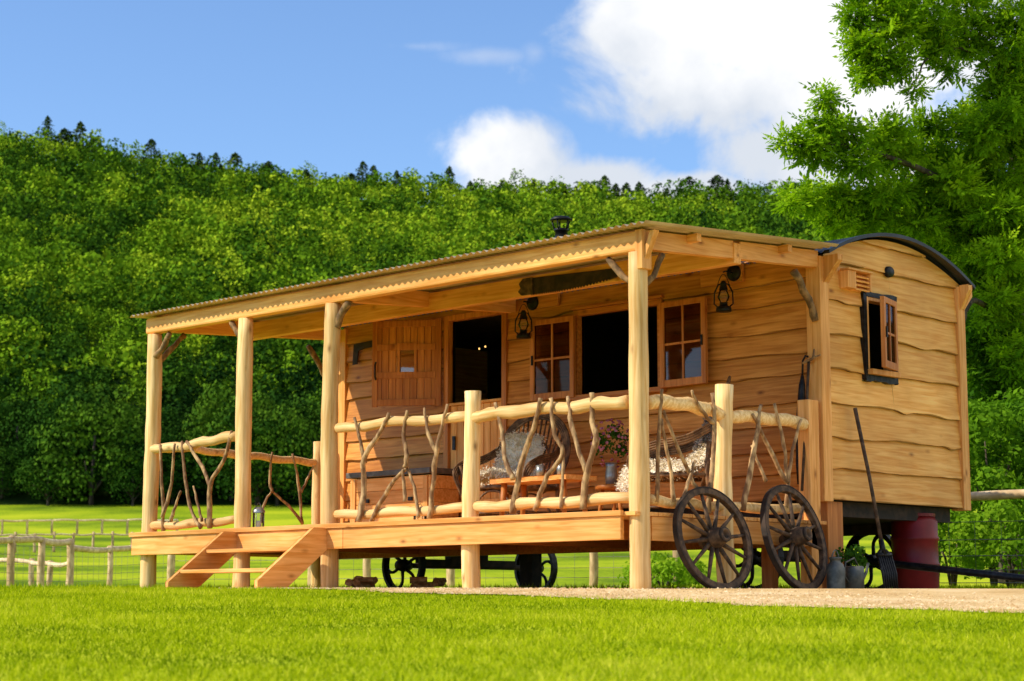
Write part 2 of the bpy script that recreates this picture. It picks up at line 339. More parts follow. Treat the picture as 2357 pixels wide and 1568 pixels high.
mb=MB(); boards(mb,XF,-.06,zlist(ZF,3.1,.20,.29),lambda a,z,o:(a,Yw-o,z),fo,lambda a:3.12); mb.build('front_wall',M['brdx'],hut)
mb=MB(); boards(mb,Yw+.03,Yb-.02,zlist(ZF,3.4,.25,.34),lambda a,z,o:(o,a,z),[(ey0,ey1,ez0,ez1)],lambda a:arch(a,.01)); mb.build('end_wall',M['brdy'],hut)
mb=MB(); mb.ab((XF,Yb-.04,ZF),(-.02,Yb,3.06)); mb.build('rear_wall',M['brdx'],hut)
mb=MB(); ys=np.linspace(Yw,Yb,13); poly=[(XF,Yw,ZF)]+[(XF,y,arch(y)) for y in ys]+[(XF,Yb,ZF)]; mb.prism(poly,(.04,0,0)); mb.build('far_wall',M['brdy'],hut)
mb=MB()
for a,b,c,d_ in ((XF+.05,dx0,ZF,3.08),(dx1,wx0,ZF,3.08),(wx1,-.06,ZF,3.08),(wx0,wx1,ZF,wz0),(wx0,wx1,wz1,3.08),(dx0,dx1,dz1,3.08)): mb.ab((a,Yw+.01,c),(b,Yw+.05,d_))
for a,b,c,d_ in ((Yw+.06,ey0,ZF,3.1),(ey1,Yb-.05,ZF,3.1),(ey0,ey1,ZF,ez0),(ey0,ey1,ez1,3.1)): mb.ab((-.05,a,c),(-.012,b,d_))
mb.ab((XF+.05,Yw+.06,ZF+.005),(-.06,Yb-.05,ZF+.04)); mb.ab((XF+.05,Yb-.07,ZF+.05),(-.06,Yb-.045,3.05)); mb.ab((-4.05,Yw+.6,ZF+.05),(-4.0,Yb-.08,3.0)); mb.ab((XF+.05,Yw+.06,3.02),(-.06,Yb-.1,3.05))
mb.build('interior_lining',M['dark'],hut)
def roofgrid(x0,x1,yz,amp,per):
    nx=int((x1-x0)/per*6); xs=np.linspace(x0,x1,nx); V=[];Fc=[]; k=len(yz)
    for x in xs:
        for y,z in yz: V.append((x,y,z+amp*sin(2*PI*x/per)))
    for i in range(nx-1):
        for j in range(k-1): Fc.append((i*k+j,(i+1)*k+j,(i+1)*k+j+1,i*k+j+1))
    return V,Fc
mb=MB(); mb.add(*roofgrid(-6.86,.14,[(y,arch(y,.05)) for y in np.linspace(2.5,4.99,18)],.01,.076),True,.5)
rf=mb.build('roof',M['roofk'],hut)
mb=MB(); ys=np.linspace(2.5,5.0,20)
for y0,y1 in zip(ys,ys[1:]):
    q=[(y0,arch(y0,.03)),(y1,arch(y1,.03)),(y1,arch(y1,.064)),(y0,arch(y0,.064))]
    mb.prism([(.09,a,b) for a,b in q],(.06,0,0),.4)
mb.build('roof_edge',M['roofk'],rf)
cx=onY(1292,540,4.2); c0=(cx.x,4.2,3.2)
mb=MB(); mb.lathe(c0,[(.07,0),(.07,.82),(.1,.83),(.1,.88),(.075,.9),(.075,1.0),(.085,1.0),(.085,1.03),(.0,1.03)],18); ch=mb.build('chimney',M['iron'],hut)
mb=MB(); mb.lathe(c0,[(.0,1.19),(.09,1.17),(.135,1.14),(.13,1.125),(.0,1.13)],20)
for k in range(5): a=2*PI*k/5; mb.tube([(c0[0]+.08*cos(a),c0[1]+.08*sin(a),c0[2]+1.02),(c0[0]+.11*cos(a),c0[1]+.11*sin(a),c0[2]+1.14)],.009,6)
mb.build('chimney_cowl',M['iron'],ch)
def corbel(x0,y0,dx,dy):
    mb=MB(); t=.07
    if dx: poly=[(x0,y0,3.06),(x0+dx,y0,3.06),(x0+dx,y0,3.01),(x0,y0,2.82)]; mb.prism(poly,(0,t,0))
    else: poly=[(x0,y0,3.06),(x0,y0+dy,3.03),(x0,y0+dy,2.98),(x0,y0,2.82)]; mb.prism(poly,(t,0,0))
    mb.build('corbel',M['larz'],hut,None,.004)
for (a,b) in (((-.10,Yw-.062,ZF-.02),(.062,Yw+.075,3.06)),((-.09,Yb-.08,ZF-.02),(.062,Yb+.045,3.05)),((XF-.04,Yw-.062,ZF-.02),(XF+.09,Yw+.07,3.06))):
    mb=MB(); mb.ab(a,b); mb.build('corner_post',M['larz'],hut,None,.006)
corbel(.064,Yw-.01,.16,0); corbel(-.02,Yb+.047,0,.16); corbel(.064,Yb-.05,.1,0)
mb=MB(); mb.ab((XF+.1,Yw+.12,.69),(-.08,Yb-.12,.828)); mb.ab((XF+.1,Yw+.35,.58),(-.12,Yw+.45,.689)); mb.ab((XF+.1,Yb-.45,.58),(-.12,Yb-.35,.689)); mb.build('chassis',M['rust'],hut)
def ironwheel(x,y,r=.325):
    Mx=Matrix.Rotation(R(90),3,'X'); c=(x,y,r)
    mb=MB(); mb.ring(c,r-.035,r,.085,36,Mx); mb.ring(c,r-.06,r-.035,.025,36,Mx); w=mb.build('wheel',M['iron'],hut)
    for k in range(6):
        a=2*PI*k/6+.2; pts=[]
        for f in np.linspace(0,1,6):
            rr=.05+f*(r-.10); an=a+.45*sin(f*PI)*.5; pts.append((x+rr*cos(an),y,r+rr*sin(an)))
        MB().tube(pts,[.022,.02,.018,.018,.02,.024],6).build('spoke',M['iron'],w)
    MB().lathe(c,[(0,-.09),(.055,-.09),(.07,-.03),(.07,.03),(.055,.09),(0,.09)],16,Mx).build('hub',M['iron'],w)
for xa in (-5.87,-.95):
    yb_=4.85 if xa<-3 else 4.68
    ironwheel(xa,2.72); ironwheel(xa,yb_)
    mb=MB(); mb.tube([(xa,2.72,.325),(xa,yb_,.325)],.03,8); mb.ab((xa-.06,2.95,.325),(xa+.06,4.45,.40)); mb.ab((xa-.05,3.4,.4),(xa+.05,4.0,.6)); mb.build('axle',M['rust'],hut)
mb=MB(); mb.tube([(-.95,3.7,.36),(.2,3.72,.24),(2.4,3.72,-.0)],[.035,.035,.03],8); mb.build('drawbar',M['iron'],hut)
mb=MB(); mb.ab((-.22,2.62,.0),(-.02,2.86,.82)); mb.build('support_post',M['doorz'],hut,None,.006)
pp=onY(1222,1310,3.6); mb=MB(); mb.ab((pp.x-.09,3.52,.02),(pp.x+.09,3.68,.68)); mb.build('support_pier',M['rust'],hut)
def bar(mb,a,b,tint=None): mb.ab(a,b,tint)
yf=Yw-.06
mb=MB(); bar(mb,(dx0-.07,yf,ZF),(dx0,Yw+.05,dz1+.06)); bar(mb,(dx1,yf,ZF),(dx1+.07,Yw+.05,dz1+.06)); bar(mb,(dx0,yf+.003,dz1),(dx1,Yw+.05,dz1+.06)); mb.build('door_frame',M['doorz'],hut,None,.004)
mb=MB(); w=(dx1-dx0)/8
for i in range(8): mb.ab((dx0+i*w+.004,Yw-.02,dz0),(dx0+(i+1)*w-.004,Yw+.01,dzm))
mb.ab((dx0+.002,Yw-.035,dz0+.02),(dx1-.002,Yw-.021,dz0+.14)); mb.ab((dx0-.0,Yw-.06,dzm+.002),(dx1,Yw+.03,dzm+.03))
dl_=mb.build('lower_door',M['larz'],hut,None,.003); MB().ab((dx0+.06,Yw-.05,1.55),(dx0+.10,Yw-.036,1.7)).build('latch',M['iron'],dl_)
hx,hy,ang=dx0-.09,Yw-.075,R(35); wd=.775
ex=Vector((-cos(ang),-sin(ang),0)); ny=Vector((sin(ang),-cos(ang),0))
Lm=Matrix((ex,ny,Z)).transposed(); O=Vector((hx,hy,0))
def lp(a,o,z): return O+ex*a+ny*o+Z*z
def lbox(mb,a0,a1,z0,z1,o0,o1): mb.box(lp((a0+a1)/2,(o0+o1)/2,(z0+z1)/2),(a1-a0,o1-o0,z1-z0),Lm)
mb=MB(); b0,b1=2.05,3.0; pw=(.30,.46,2.42,2.71)
n_=9
for i in range(n_):
    a0=.03+(wd-.06)*i/n_; a1=.03+(wd-.06)*(i+1)/n_
    if a1>pw[0]+.01 and a0<pw[1]-.01: lbox(mb,a0+.003,a1-.003,b0,pw[2]-.0,-.012,.012); lbox(mb,a0+.003,a1-.003,pw[3],b1,-.012,.012)
    else: lbox(mb,a0+.003,a1-.003,b0,b1,-.012,.012)
lbox(mb,0,.06,b0-.01,b1+.01,-.02,.022); lbox(mb,wd-.06,wd,b0-.01,b1+.01,-.02,.022)
for z in (b0,b0+.30,b1-.34,b1-.08): lbox(mb,.06,wd-.06,z,z+.07,.0125,.03)
ul=mb.build('upper_door',M['doorz'],hut,None,.003)
mb=MB(); lbox(mb,pw[0]-.03,pw[0],pw[2]-.03,pw[3]+.03,-.02,.034); lbox(mb,pw[1],pw[1]+.03,pw[2]-.03,pw[3]+.03,-.02,.034); lbox(mb,pw[0],pw[1],pw[3],pw[3]+.03,-.02,.033); lbox(mb,pw[0],pw[1],pw[2]-.03,pw[2],-.02,.033); mb.build('door_light_frame',M['doorz'],ul)
mb=MB(); lbox(mb,pw[0],pw[1],pw[2],pw[3],-.003,.003); mb.build('pane',glassmat('door_glass',(.85,.8,.7),4.5),ul)
MB().tube([lp(wd-.045,.03,2.34),lp(wd-.045,.065,2.37),lp(wd-.045,.065,2.5),lp(wd-.045,.03,2.53)],.01,6).build('handle',M['iron'],ul)
mb=MB()
bar(mb,(wx0-.06,yf,wz0-.06),(wx0,Yw+.05,wz1+.06)); bar(mb,(wx1,yf,wz0-.06),(wx1+.06,Yw+.05,wz1+.06)); bar(mb,(wx0,yf+.003,wz1),(wx1,Yw+.05,wz1+.06)); bar(mb,(wx0-.08,yf-.05,wz0-.05),(wx1+.08,Yw+.05,wz0-.001)); bar(mb,(wx0-.08,yf-.03,wz1+.062),(wx1+.08,Yw-.02,wz1+.09))
wf=mb.build('window_frame',M['doorx'],hut,None,.004)
def casement(pt,W_,z0,z1,rows,parent,nm='casement'):
    def bx(mb,a0,a1,zz0,zz1,o0,o1):
        vs=[pt(a,o,z) for a in (a0,a1) for o in (o0,o1) for z in (zz0,zz1)]
        mb.add(vs,[(0,1,3,2),(4,6,7,5),(0,4,5,1),(2,3,7,6),(0,2,6,4),(1,5,7,3)])
    f=.055; mb=MB(); bx(mb,0,f,z0,z1,-.02,.02); bx(mb,W_-f,W_,z0,z1,-.02,.02); bx(mb,f,W_-f,z0,z0+f+.015,-.019,.019); bx(mb,f,W_-f,z1-f,z1,-.019,.019)
    bx(mb,W_/2-.011,W_/2+.011,z0+f,z1-f,-.014,.014)
    for k in range(1,rows): z=z0+(z1-z0)*k/rows; bx(mb,f,W_-f,z-.011,z+.011,-.0125,.0125)
    c=mb.build(nm,M['doorz'],parent,None,.003)
    mb=MB(); bx(mb,f,W_-f,z0+f,z1-f,-.003,.003); mb.build('pane',M['pane'],c)
    mb=MB(); bx(mb,W_-.05,W_-.03,(z0+z1)/2-.05,(z0+z1)/2+.05,.021,.035); mb.build('latch',M['iron'],c); return c
xl=onY(1326,800,Yw-.09).x; xw=xl-onY(1228,800,Yw-.09).x
casement(lambda a,o,z:Vector((xl-a,Yw-.11-a*.03-o,z)),xw,wz0-.02,wz1,2,wf)
xr=onY(1524,800,Yw-.09).x; xw2=onY(1632,800,Yw-.09).x-xr
casement(lambda a,o,z:Vector((xr+a,Yw-.11-a*.03-o,z)),xw2,wz0-.02,wz1,2,wf)
mb=MB(); oy0,oy1,oz0,oz1=ey0-.05,ey1+.05,ez0-.09,ez1+.05
def wob(p): return (p[0],p[1]+U(-.012,.012),p[2]+U(-.012,.012))
def strip(mb,p0,p1,q0,q1,n=7):
    A=[Vector(p0).lerp(Vector(p1),i/n) for i in range(n+1)]; B=[Vector(q0).lerp(Vector(q1),i/n) for i in range(n+1)]; A=[Vector(wob(a)) for a in A]
    vs=A+B; mb.add(vs+[v-Vector((.05,0,0)) for v in vs],[(i,i+1,n+2+i,n+1+i) for i in range(n)]+[(i,i+1,2*n+3+i,2*n+2+i) for i in range(n)],False,.5)
X=.066
strip(mb,(X,oy0,oz0),(X,oy0,oz1),(X,ey0,ez0-.03),(X,ey0,ez1)); strip(mb,(X,oy1,oz0),(X,oy1,oz1),(X,ey1,ez0-.03),(X,ey1,ez1))
strip(mb,(X+.003,oy0,oz1),(X+.003,oy1,oz1),(X+.003,ey0,ez1),(X+.003,ey1,ez1)); strip(mb,(X+.003,oy0,oz0),(X+.003,oy1,oz0),(X+.003,ey0,ez0-.03),(X+.003,ey1,ez0-.03))
ew=mb.build('end_window',M['iron'],hut)
mb=MB(); mb.ab((-.05,ey0,ez0),(.06,ey0+.035,ez1)); mb.ab((-.05,ey1-.035,ez0),(.06,ey1,ez1)); mb.ab((-.05,ey0+.035,ez1-.035),(.059,ey1-.035,ez1)); mb.ab((-.05,ey0-.01,ez0-.03),(.12,ey1+.01,ez0+.02)); mb.build('frame',M['larz'],ew,None,.003)
ca=R(17); W2=ey1-ey0-.03
casement(lambda a,o,z:Vector((.085+a*sin(ca)+o*cos(ca),ey1-.01-a*cos(ca)+o*sin(ca),z)),W2,ez0+.03,ez1-.01,2,ew)
v0=onX(1936,648,.05); v1=onX(1990,648,.05); zc=(v0.z+v1.z)/2
mb=MB(); mb.ab((.02,v0.y,zc-.085),(.045,v1.y,zc+.085)); mb.ab((.045,v0.y,zc-.085),(.13,v0.y+.02,zc+.08)); mb.ab((.045,v1.y-.02,zc-.085),(.13,v1.y,zc+.08)); mb.ab((.045,v0.y-.01,zc+.082),(.15,v1.y+.01,zc+.10)); mb.ab((.045,v0.y+.02,zc-.085),(.13,v0.y+.13,zc+.08))
vt=mb.build('vent',M['larz'],hut,None,.003)
mb=MB()
for k in range(4): z=zc-.07+k*.04; mb.box((.09,(v0.y+.13+v1.y-.02)/2,z),(.07,v1.y-v0.y-.16,.012),Matrix.Rotation(R(30),3,'Y'))
mb.build('louvre',M['larx'],vt)
pc=onX(2047,626,.05); mb=MB(); mb.lathe(pc,[(0,.02),(.045,.02),(.052,.012),(.055,-.02)],24,Matrix.Diagonal((1,1.25,1))@Matrix.Rotation(R(90),3,'Y')); pq=mb.build('plaque',M['iron'],hut)
# ------------------------------------------------------------------ veranda
ver=thing('veranda','wooden veranda with log posts and corrugated roof in front of the hut','veranda',(-3.4,1.2,0))
XP=[0,-1.955,-3.90,-5.28,-6.88]; DZ=.63
for i,x in enumerate(XP):
    mb=MB(); g=float(gz(x,0)); log(mb,(x,0,g-.1),(x,0,1.77 if i==1 else 2.77),.088 if i!=1 else .082,.014,16,14,.9); mb.build('post',M['logz'],ver)
mb=MB(); log(mb,(.0,1.12,-.1),(0.0,1.12,1.76),.082,.012,12,14,.95); mb.build('rail_post',M['logz'],ver)
mb=MB(); log(mb,(-6.88,2.3,-.1),(-6.88,2.3,1.75),.07,.01,12,12,.95); mb.build('rail_post',M['logz'],ver)
mb=MB(); mb.ab((-.08,2.27,0),(.05,2.42,1.72)); mb.build('rail_post',M['larz'],ver,None,.006)
mb=MB()
for k in range(18): y=-.13+k*.146; mb.ab((-7.0,y,DZ-.032),(.06,y+.14,DZ))
mb.build('deck',M['larx'],ver,None,.004)
for a_,b_ in ((-7.0,-3.55),(-3.545,-.085)): MB().ab((a_,-.145,.405),(b_,-.10,DZ-.034)).build('fascia_board',M['larx'],ver,None,.004)
mb=MB(); mb.ab((-7.02,-.17,DZ-.033),(-.06,-.132,DZ+.012)); mb.build('deck_nosing',M['larx'],ver,None,.004)
for a_,b_ in (((.01,.09,.40),(.05,2.42,DZ-.034)),((-7.0,-.09,.42),(-6.96,2.42,DZ-.034))): MB().ab(a_,b_).build('end_fascia',M['lary'],ver,None,.004)
for x in (-.6,-2.2,-3.7,-5.2,-6.6): MB().ab((x-.03,-.09,.43),(x+.03,2.29,DZ-.035)).build('joist',M['doory'],ver)
MB().ab((-6.95,2.3,.40),(0,2.38,DZ-.036)).build('bearer',M['doory'],ver)
for x in (-.4,-6.6):
    MB().ab((x-.06,2.2,-.05),(x+.06,2.29,.42)).build('deck_leg',M['doorz'],ver)
mb=MB(); mb.ab((-6.98,-.055,2.775),(.05,.055,2.945)); mb.build('front_beam',M['larx'],ver,None,.02)
mb=MB(); mb.ab((-6.98,1.22,2.83),(.05,1.32,3.015)); mb.build('middle_beam',M['larx'],ver,None,.006)
def slope(y): return 2.965+.062*(y+.15)
for x in (0.0,-3.9,-6.88):
    for y0,y1 in ((.057,1.218),(1.322,2.47)):
        mb=MB(); mb.prism([(x-.04,y0,slope(y0)-.17),(x-.04,y1,slope(y1)-.17),(x-.04,y1,slope(y1)-.025),(x-.04,y0,slope(y0)-.025)],(.08,0,0))
        mb.build('rafter',M['lary'],ver,None,.005)
for y in (.62,1.9): MB().ab((-6.95,y-.03,slope(y)-.085),(.15,y+.03,slope(y)-.02)).build('purlin',M['larx'],ver)
mb=MB(); mb.add(*roofgrid(-7.07,.26,[(y,slope(y)+.004) for y in (-.2,.4,1.1,1.8,2.5)],.013,.082),True,.6); mb.build('roof',M['tin'],ver)
def br(pts,r,mt='brace'):
    P_=[Vector(p) for p in pts]; mb=MB(); k=len(P_); Q=[]
    for i in range(k-1):
        for f in (0,.33,.66): Q.append(P_[i].lerp(P_[i+1],f)+Vector((U(-1,1),U(-1,1),U(-1,1)))*r*.25)
    Q.append(P_[-1]); mb.tube(Q,[r*U(.85,1.15) for _ in Q],8); mb.build('brace',M[mt],ver)
br([(-.07,0,2.53),(-.2,0,2.62),(-.33,0,2.76)],.028); br([(0,.07,2.5),(.01,.18,2.6),(.01,.30,2.79)],.028)
mb=MB(); mb.prism([(.05,-.03,2.60),(.05,-.03,2.68),(.16,-.03,2.93),(.21,-.03,2.93)],(0,.06,0)); mb.build('brace',M['larz'],ver)
mb=MB(); mb.ab((.02,-.06,2.62),(.10,.06,2.95)); mb.build('post_bracket',M['larz'],ver,None,.005)
br([(-6.83,-.02,2.52),(-6.74,0,2.6),(-6.6,0,2.76)],.032); br([(-6.87,.06,2.48),(-6.87,.2,2.62),(-6.87,.38,2.8)],.03)
br([(-5.33,0,2.55),(-5.42,0,2.65),(-5.52,0,2.76)],.03); br([(-3.85,0,2.53),(-3.8,0,2.64),(-3.66,0,2.77)],.04)
br([(-6.86,2.42,2.45),(-6.86,2.3,2.6),(-6.86,2.1,2.85)],.032); br([(0,2.47,2.45),(0,2.38,2.65),(-.0,2.15,2.88)],.035)
def rail(pts,fn,r,nm='rail'):
    P_=[fn(*p) for p in pts]; mb=MB(); Q=[]; Rr=[]
    for i in range(len(P_)-1):
        k=6
        for j in range(k): Q.append(P_[i].lerp(P_[i+1],j/k))
    Q.append(P_[-1]); Q=[q+Vector((0,0,.010*sin(i*1.1+r*300))) for i,q in enumerate(Q)]
    mb.tube(Q,[r*U(.9,1.1) for _ in Q],10); mb.build(nm,M['logx'],ver)
f0=lambda a,b:onY(a,b,0.0); fe=lambda a,b:onX(a,b,0.0); fl_=lambda a,b:onX(a,b,-6.88)
rail([(778,988),(900,972),(1078,960)],f0,.046); rail([(1093,960),(1200,945),(1330,936),(1445,924)],f0,.058); rail([(342,1032),(420,1030),(480,1015),(545,1003)],f0,.052)
rail([(775,1186),(900,1180),(1080,1168)],f0,.045); rail([(1095,1167),(1250,1158),(1455,1146)],f0,.05); rail([(350,1212),(450,1205),(545,1197)],f0,.045)
rail([(1490,925),(1560,928),(1620,940),(1665,955)],fe,.058); rail([(1670,958),(1760,962),(1850,975)],fe,.055); rail([(1495,1152),(1580,1160),(1665,1168)],fe,.045); rail([(1670,1168),(1850,1172)],fe,.045)
rail([(350,1032),(430,1030),(520,1045),(600,1052),(690,1062),(750,1066)],fl_,.045)
def cat(P_,m_=4):
    if len(P_)<3: P_=[P_[0],P_[0].lerp(P_[-1],.5)]+[P_[-1]]
    Q=[]; k=len(P_)
    for i in range(k-1):
        a,b,c,d_=P_[max(i-1,0)],P_[i],P_[i+1],P_[min(i+2,k-1)]
        for j in range(m_):
            t=j/m_; Q.append(.5*((2*b)+(c-a)*t+(2*a-5*b+4*c-d_)*t*t+(3*b-a-3*c+d_)*t**3))
    Q.append(P_[-1]); return Q
def bal(lines,fn):
    mb=MB(); nn=Vector((0,-1,0)) if fn is fy else Vector((1,0,0))
    for ln in lines:
        r=ln[-1] if not isinstance(ln[-1],tuple) else .022
        P_=[fn(*p)+nn*U(-.03,.03) for p in ln if isinstance(p,tuple)]; Q=cat(P_); k=len(Q)
        Q=[q+Vector((U(-1,1),U(-1,1),U(-1,1)))*.006 for q in Q]
        mb.tube(Q,[r*.9*(.68+.42*i/(k-1))*U(.86,1.14) for i in range(k)],7,.2+.6*rnd())
    mb.build('baluster',M['branch'],ver)
fy=lambda a,b:onY(a,b,-.055); fx=lambda a,b:onX(a,b,.06); fz=lambda a,b:onX(a,b,-6.82)
bal([[(820,962),(832,1020),(834,1065)],[(896,950),(868,1005),(842,1055),(834,1120),(830,1202),.032]],fy)
bal([[(936,946),(926,1000),(938,1050),(936,1078),.026],[(936,1078),(952,1120),(966,1192),.02],[(936,1075),(895,1120),(852,1202),.024]],fy)
bal([[(930,1080),(932,1155),.02],[(975,940),(990,1000),(1004,1042),.022],[(1032,932),(1014,1000),(1004,1070),(990,1195),.027]],fy)
bal([[(1135,925),(1150,990),(1165,1055),(1184,1105),.024],[(1248,918),(1226,985),(1192,1080),(1177,1182),.032]],fy)
bal([[(1270,915),(1276,985),(1292,1045),(1262,1095),(1228,1175),.026],[(1292,1045),(1294,1170),.018]],fy)
bal([[(1303,912),(1322,985),(1352,1090),.026],[(1360,902),(1360,970),(1374,1015),(1352,1090),(1347,1172),.034]],fy)
bal([[(368,1022),(376,1110),(372,1222),.022],[(406,1020),(396,1110),(378,1190),.022]],fy)
bal([[(416,1015),(428,1100),(442,1180),(462,1215),.022],[(415,1130),(395,1200),.02]],fy)
bal([[(430,1016),(465,1075),(486,1120),.024],[(530,992),(512,1060),(486,1115),(484,1215),.028],[(440,1120),(470,1200),.018]],fy)
bal([[(1522,895),(1520,970),(1516,1155),.02],[(1524,965),(1545,1060),(1556,1155),.02]],fx)
bal([[(1534,945),(1570,1040),(1608,1125),.02],[(1586,900),(1612,945),(1640,975),.02]],fx)
bal([[(1642,905),(1642,1000),(1630,1182),.026],[(1600,1060),(1560,1165),.018]],fx)
bal([[(1756,930),(1736,1020),(1714,1175),.026],[(1735,1025),(1762,1110),.018]],fx)
bal([[(1732,955),(1775,1030),(1812,1110),.022],[(1780,930),(1800,1020),(1818,1110),.02],[(1840,965),(1826,1060),(1815,1170),.022]],fx)
bal([[(622,1042),(624,1100),(626,1132),.02],[(626,1130),(608,1165),(600,1205),.018],[(626,1130),(660,1160),(694,1205),.02]],fz)
bal([[(672,1045),(688,1110),(694,1205),.02],[(718,1072),(706,1105),(692,1135),.016]],fz)
# ------------------------------------------------------------------ steps
sx0,sx1=-5.22,-3.83
st=thing('wooden_steps','short wooden steps leading from the lawn up to the veranda deck','steps',(-4.5,-.5,0))
for x in (sx0,sx1):
    mb=MB(); g=-.04; mb.prism([(x,-.147,.60),(x,-.30,.60),(x,-.95,.10),(x,-.95,g),(x,-.72,g),(x,-.147,.40)],(.05,0,0)); mb.build('stringer',M['lary'],st,None,.004)
for y,z in ((-.38,.42),(-.68,.22)):
    mb=MB(); mb.ab((sx0+.052,y-.14,z-.035),(sx1-.002,y+.12,z)); mb.build('tread',M['larx'],st,None,.004)
# ------------------------------------------------------------------ wagon wheels
def wagonwheel(label,loc,r,lean,yaw,phase):
    t=thing('wagon_wheel',label,'wheel',(0,0,0)); Mx=Matrix.Rotation(R(90),3,'Y'); c=(0,0,r)
    MB().ring(c,r-.010,r,.052,48,Mx).build('tyre',M['rust'],t)
    MB().ring(c,r-.062,r-.0105,.05,48,Mx).build('rim',M['old'],t,None,.006)
    hb=MB().lathe(c,[(0,-.13),(.05,-.13),(.062,-.10),(.085,-.03),(.085,.05),(.066,.12),(.052,.15),(.036,.15),(.034,.11),(0,.11)],20,Mx).build('hub',M['old'],t)
    MB().ring((.13,0,r),.05,.064,.03,20,Mx).build('hub_band',M['rust'],hb); MB().ring((-.04,0,r),.08,.092,.025,20,Mx).build('hub_band',M['rust'],hb)
    for k in range(12):
        a=2*PI*k/12+phase; mb=MB(); mb.tube([(0,.07*cos(a),r+.07*sin(a)),(0,.2*cos(a),r+.2*sin(a)),(0,(r-.055)*cos(a),r+(r-.055)*sin(a))],[.021,.018,.013],8); mb.build('spoke',M['old'],t)
    t.location=loc; t.rotation_euler=(0,-lean,yaw); return t
wagonwheel('dark wooden wagon wheel leaning near the front veranda post, left of the two',(.31,.68,float(gz(.31,.68))-.01),.445,R(14),R(-4),.1)
wagonwheel('dark wooden wagon wheel leaning at the hut corner post, right of the two',(.33,1.80,float(gz(.33,1.8))-.01),.475,R(14),R(5),.3)
# ------------------------------------------------------------------ things on the walls
ys_=1.205
top=[(1222,640),(1290,632),(1360,624),(1424,616)]; bot=[(1421,634),(1400,641),(1340,657),(1290,667),(1250,672),(1222,676)]
teeth=[]
for (a,b) in zip(bot,bot[1:]):
    k=8
    for j in range(k):
        f=j/k; teeth.append((a[0]+(b[0]-a[0])*f,a[1]+(b[1]-a[1])*f)); f=(j+.5)/k; teeth.append((a[0]+(b[0]-a[0])*f,a[1]+(b[1]-a[1])*f+5))
sl=onY(1310,650,ys_)
saw=thing('crosscut_saw','long rusty black two man saw hung on the veranda beam','saw',sl)
mb=MB(); mb.prism([onY(a,b,ys_) for a,b in top+teeth+[(1222,676)]],(0,.006,0),.4); mb.build('blade',M['rust'],saw)
mb=MB(); mb.prism([onY(a,b,ys_-.012) for a,b in [(1224,638),(1203,642),(1194,654),(1198,664),(1192,672),(1199,680),(1214,678),(1226,677)]],(0,.03,0),.4); mb.build('handle',M['old'],saw)
p=onY(815,810,Yw-.08); mb=MB(); mb.prism([onY(a,b,Yw-.08) for a,b in [(814,793),(835,788),(863,782),(866,797),(838,802),(824,808),(821,838),(811,840)]],(0,.015,0),.4)
tag(mb.build('hand_tool',M['rust'],None,p),'old black hooked hand tool hung on the hut wall left of the open door','tool')
def lantern(label,loc,s):
    t=thing('oil_lantern',label,'lantern',(0,0,0))
    MB().lathe((0,0,0),[(0,0),(.075,0),(.08,.01),(.075,.045),(.045,.06),(.035,.085),(.05,.09)],18).build('fuel_tank',M['iron'],t)
    MB().lathe((0,0,0),[(.03,.09),(.055,.13),(.058,.16),(.04,.215),(.035,.22)],16).build('globe',M['glass'],t)
    MB().lathe((0,0,0),[(.045,.22),(.04,.245),(.03,.27),(.036,.28),(.02,.31),(0,.315)],16).build('cap',M['iron'],t)
    for sg in (-1,1): MB().tube([(sg*.06,0,.05),(sg*.095,0,.08),(sg*.09,0,.2),(sg*.05,0,.275),(sg*.03,0,.28)],.008,6).build('side_tube',M['iron'],t)
    MB().tube([(sg_*.08*1,0,.2+.18*sin(PI*(sg_+1)/2)) for sg_ in np.linspace(-1,1,11)],.004,5).build('bail',M['iron'],t)
    mb=MB(); mb.tube([(cos(a)*.064,sin(a)*.064,.15) for a in np.linspace(0,2*PI,17)],.003,4); mb.build('wire_guard',M['iron'],t)
    t.location=loc; t.rotation_euler=(0,0,R(30)); t.scale=(s,s,s); return t
def bracket(label,pl,disc,hook):
    c=onY(*disc,Yw-.1); t=thing('lantern_bracket',label,'bracket',c)
    a=onY(pl[0],pl[1],Yw-.05); b=onY(pl[2],pl[3],Yw-.05)
    MB().ab((a.x,Yw-.08,min(a.z,b.z)),(b.x,Yw-.037,max(a.z,b.z))).build('plaque',M['brdx'],t,None,.004)
    MB().lathe(c,[(0,.02),(.05,.02),(.078,.0),(.08,-.02),(0,-.02)],20,Matrix.Rotation(R(90),3,'X')).build('reflector',M['iron'],t)
    h=Vector(hook); MB().tube([c,Vector((c.x,h.y,c.z-.0)),h],.008,6).build('arm',M['iron'],t)
for lab,lab2,pl,disc,px,yb in (('black oil lantern hanging between the hut door and window','small wooden plaque with round black lamp bracket above the left casement',(1225,684,1288,703),(1224,697),1205,779),('black oil lantern hanging right of the open window','wooden plaque with round black lamp bracket at the right end of the hut front',(1616,622,1712,648),(1687,628),1666,718)):
    b=onY(px,yb,Yw-.22); bracket(lab2,pl,disc,(b.x,Yw-.22,b.z+.38)); lantern(lab,b,.95)
p=onY(1108,800,3.6); t=thing('pendant_lamp','pair of small lit warm bulbs hanging inside the open doorway','lamp',p)
for a,b in ((1103,803),(1117,798)):
    q=onY(a,b,3.6); mb=MB(); mb.lathe(q,[(0,-.012),(.008,-.009),(.011,0),(.007,.01),(0,.012)],10); mb.build('bulb',M['bulb'],t); MB().tube([q+Z*.011,q+Z*.25],.003,5).build('cord',M['iron'],t)
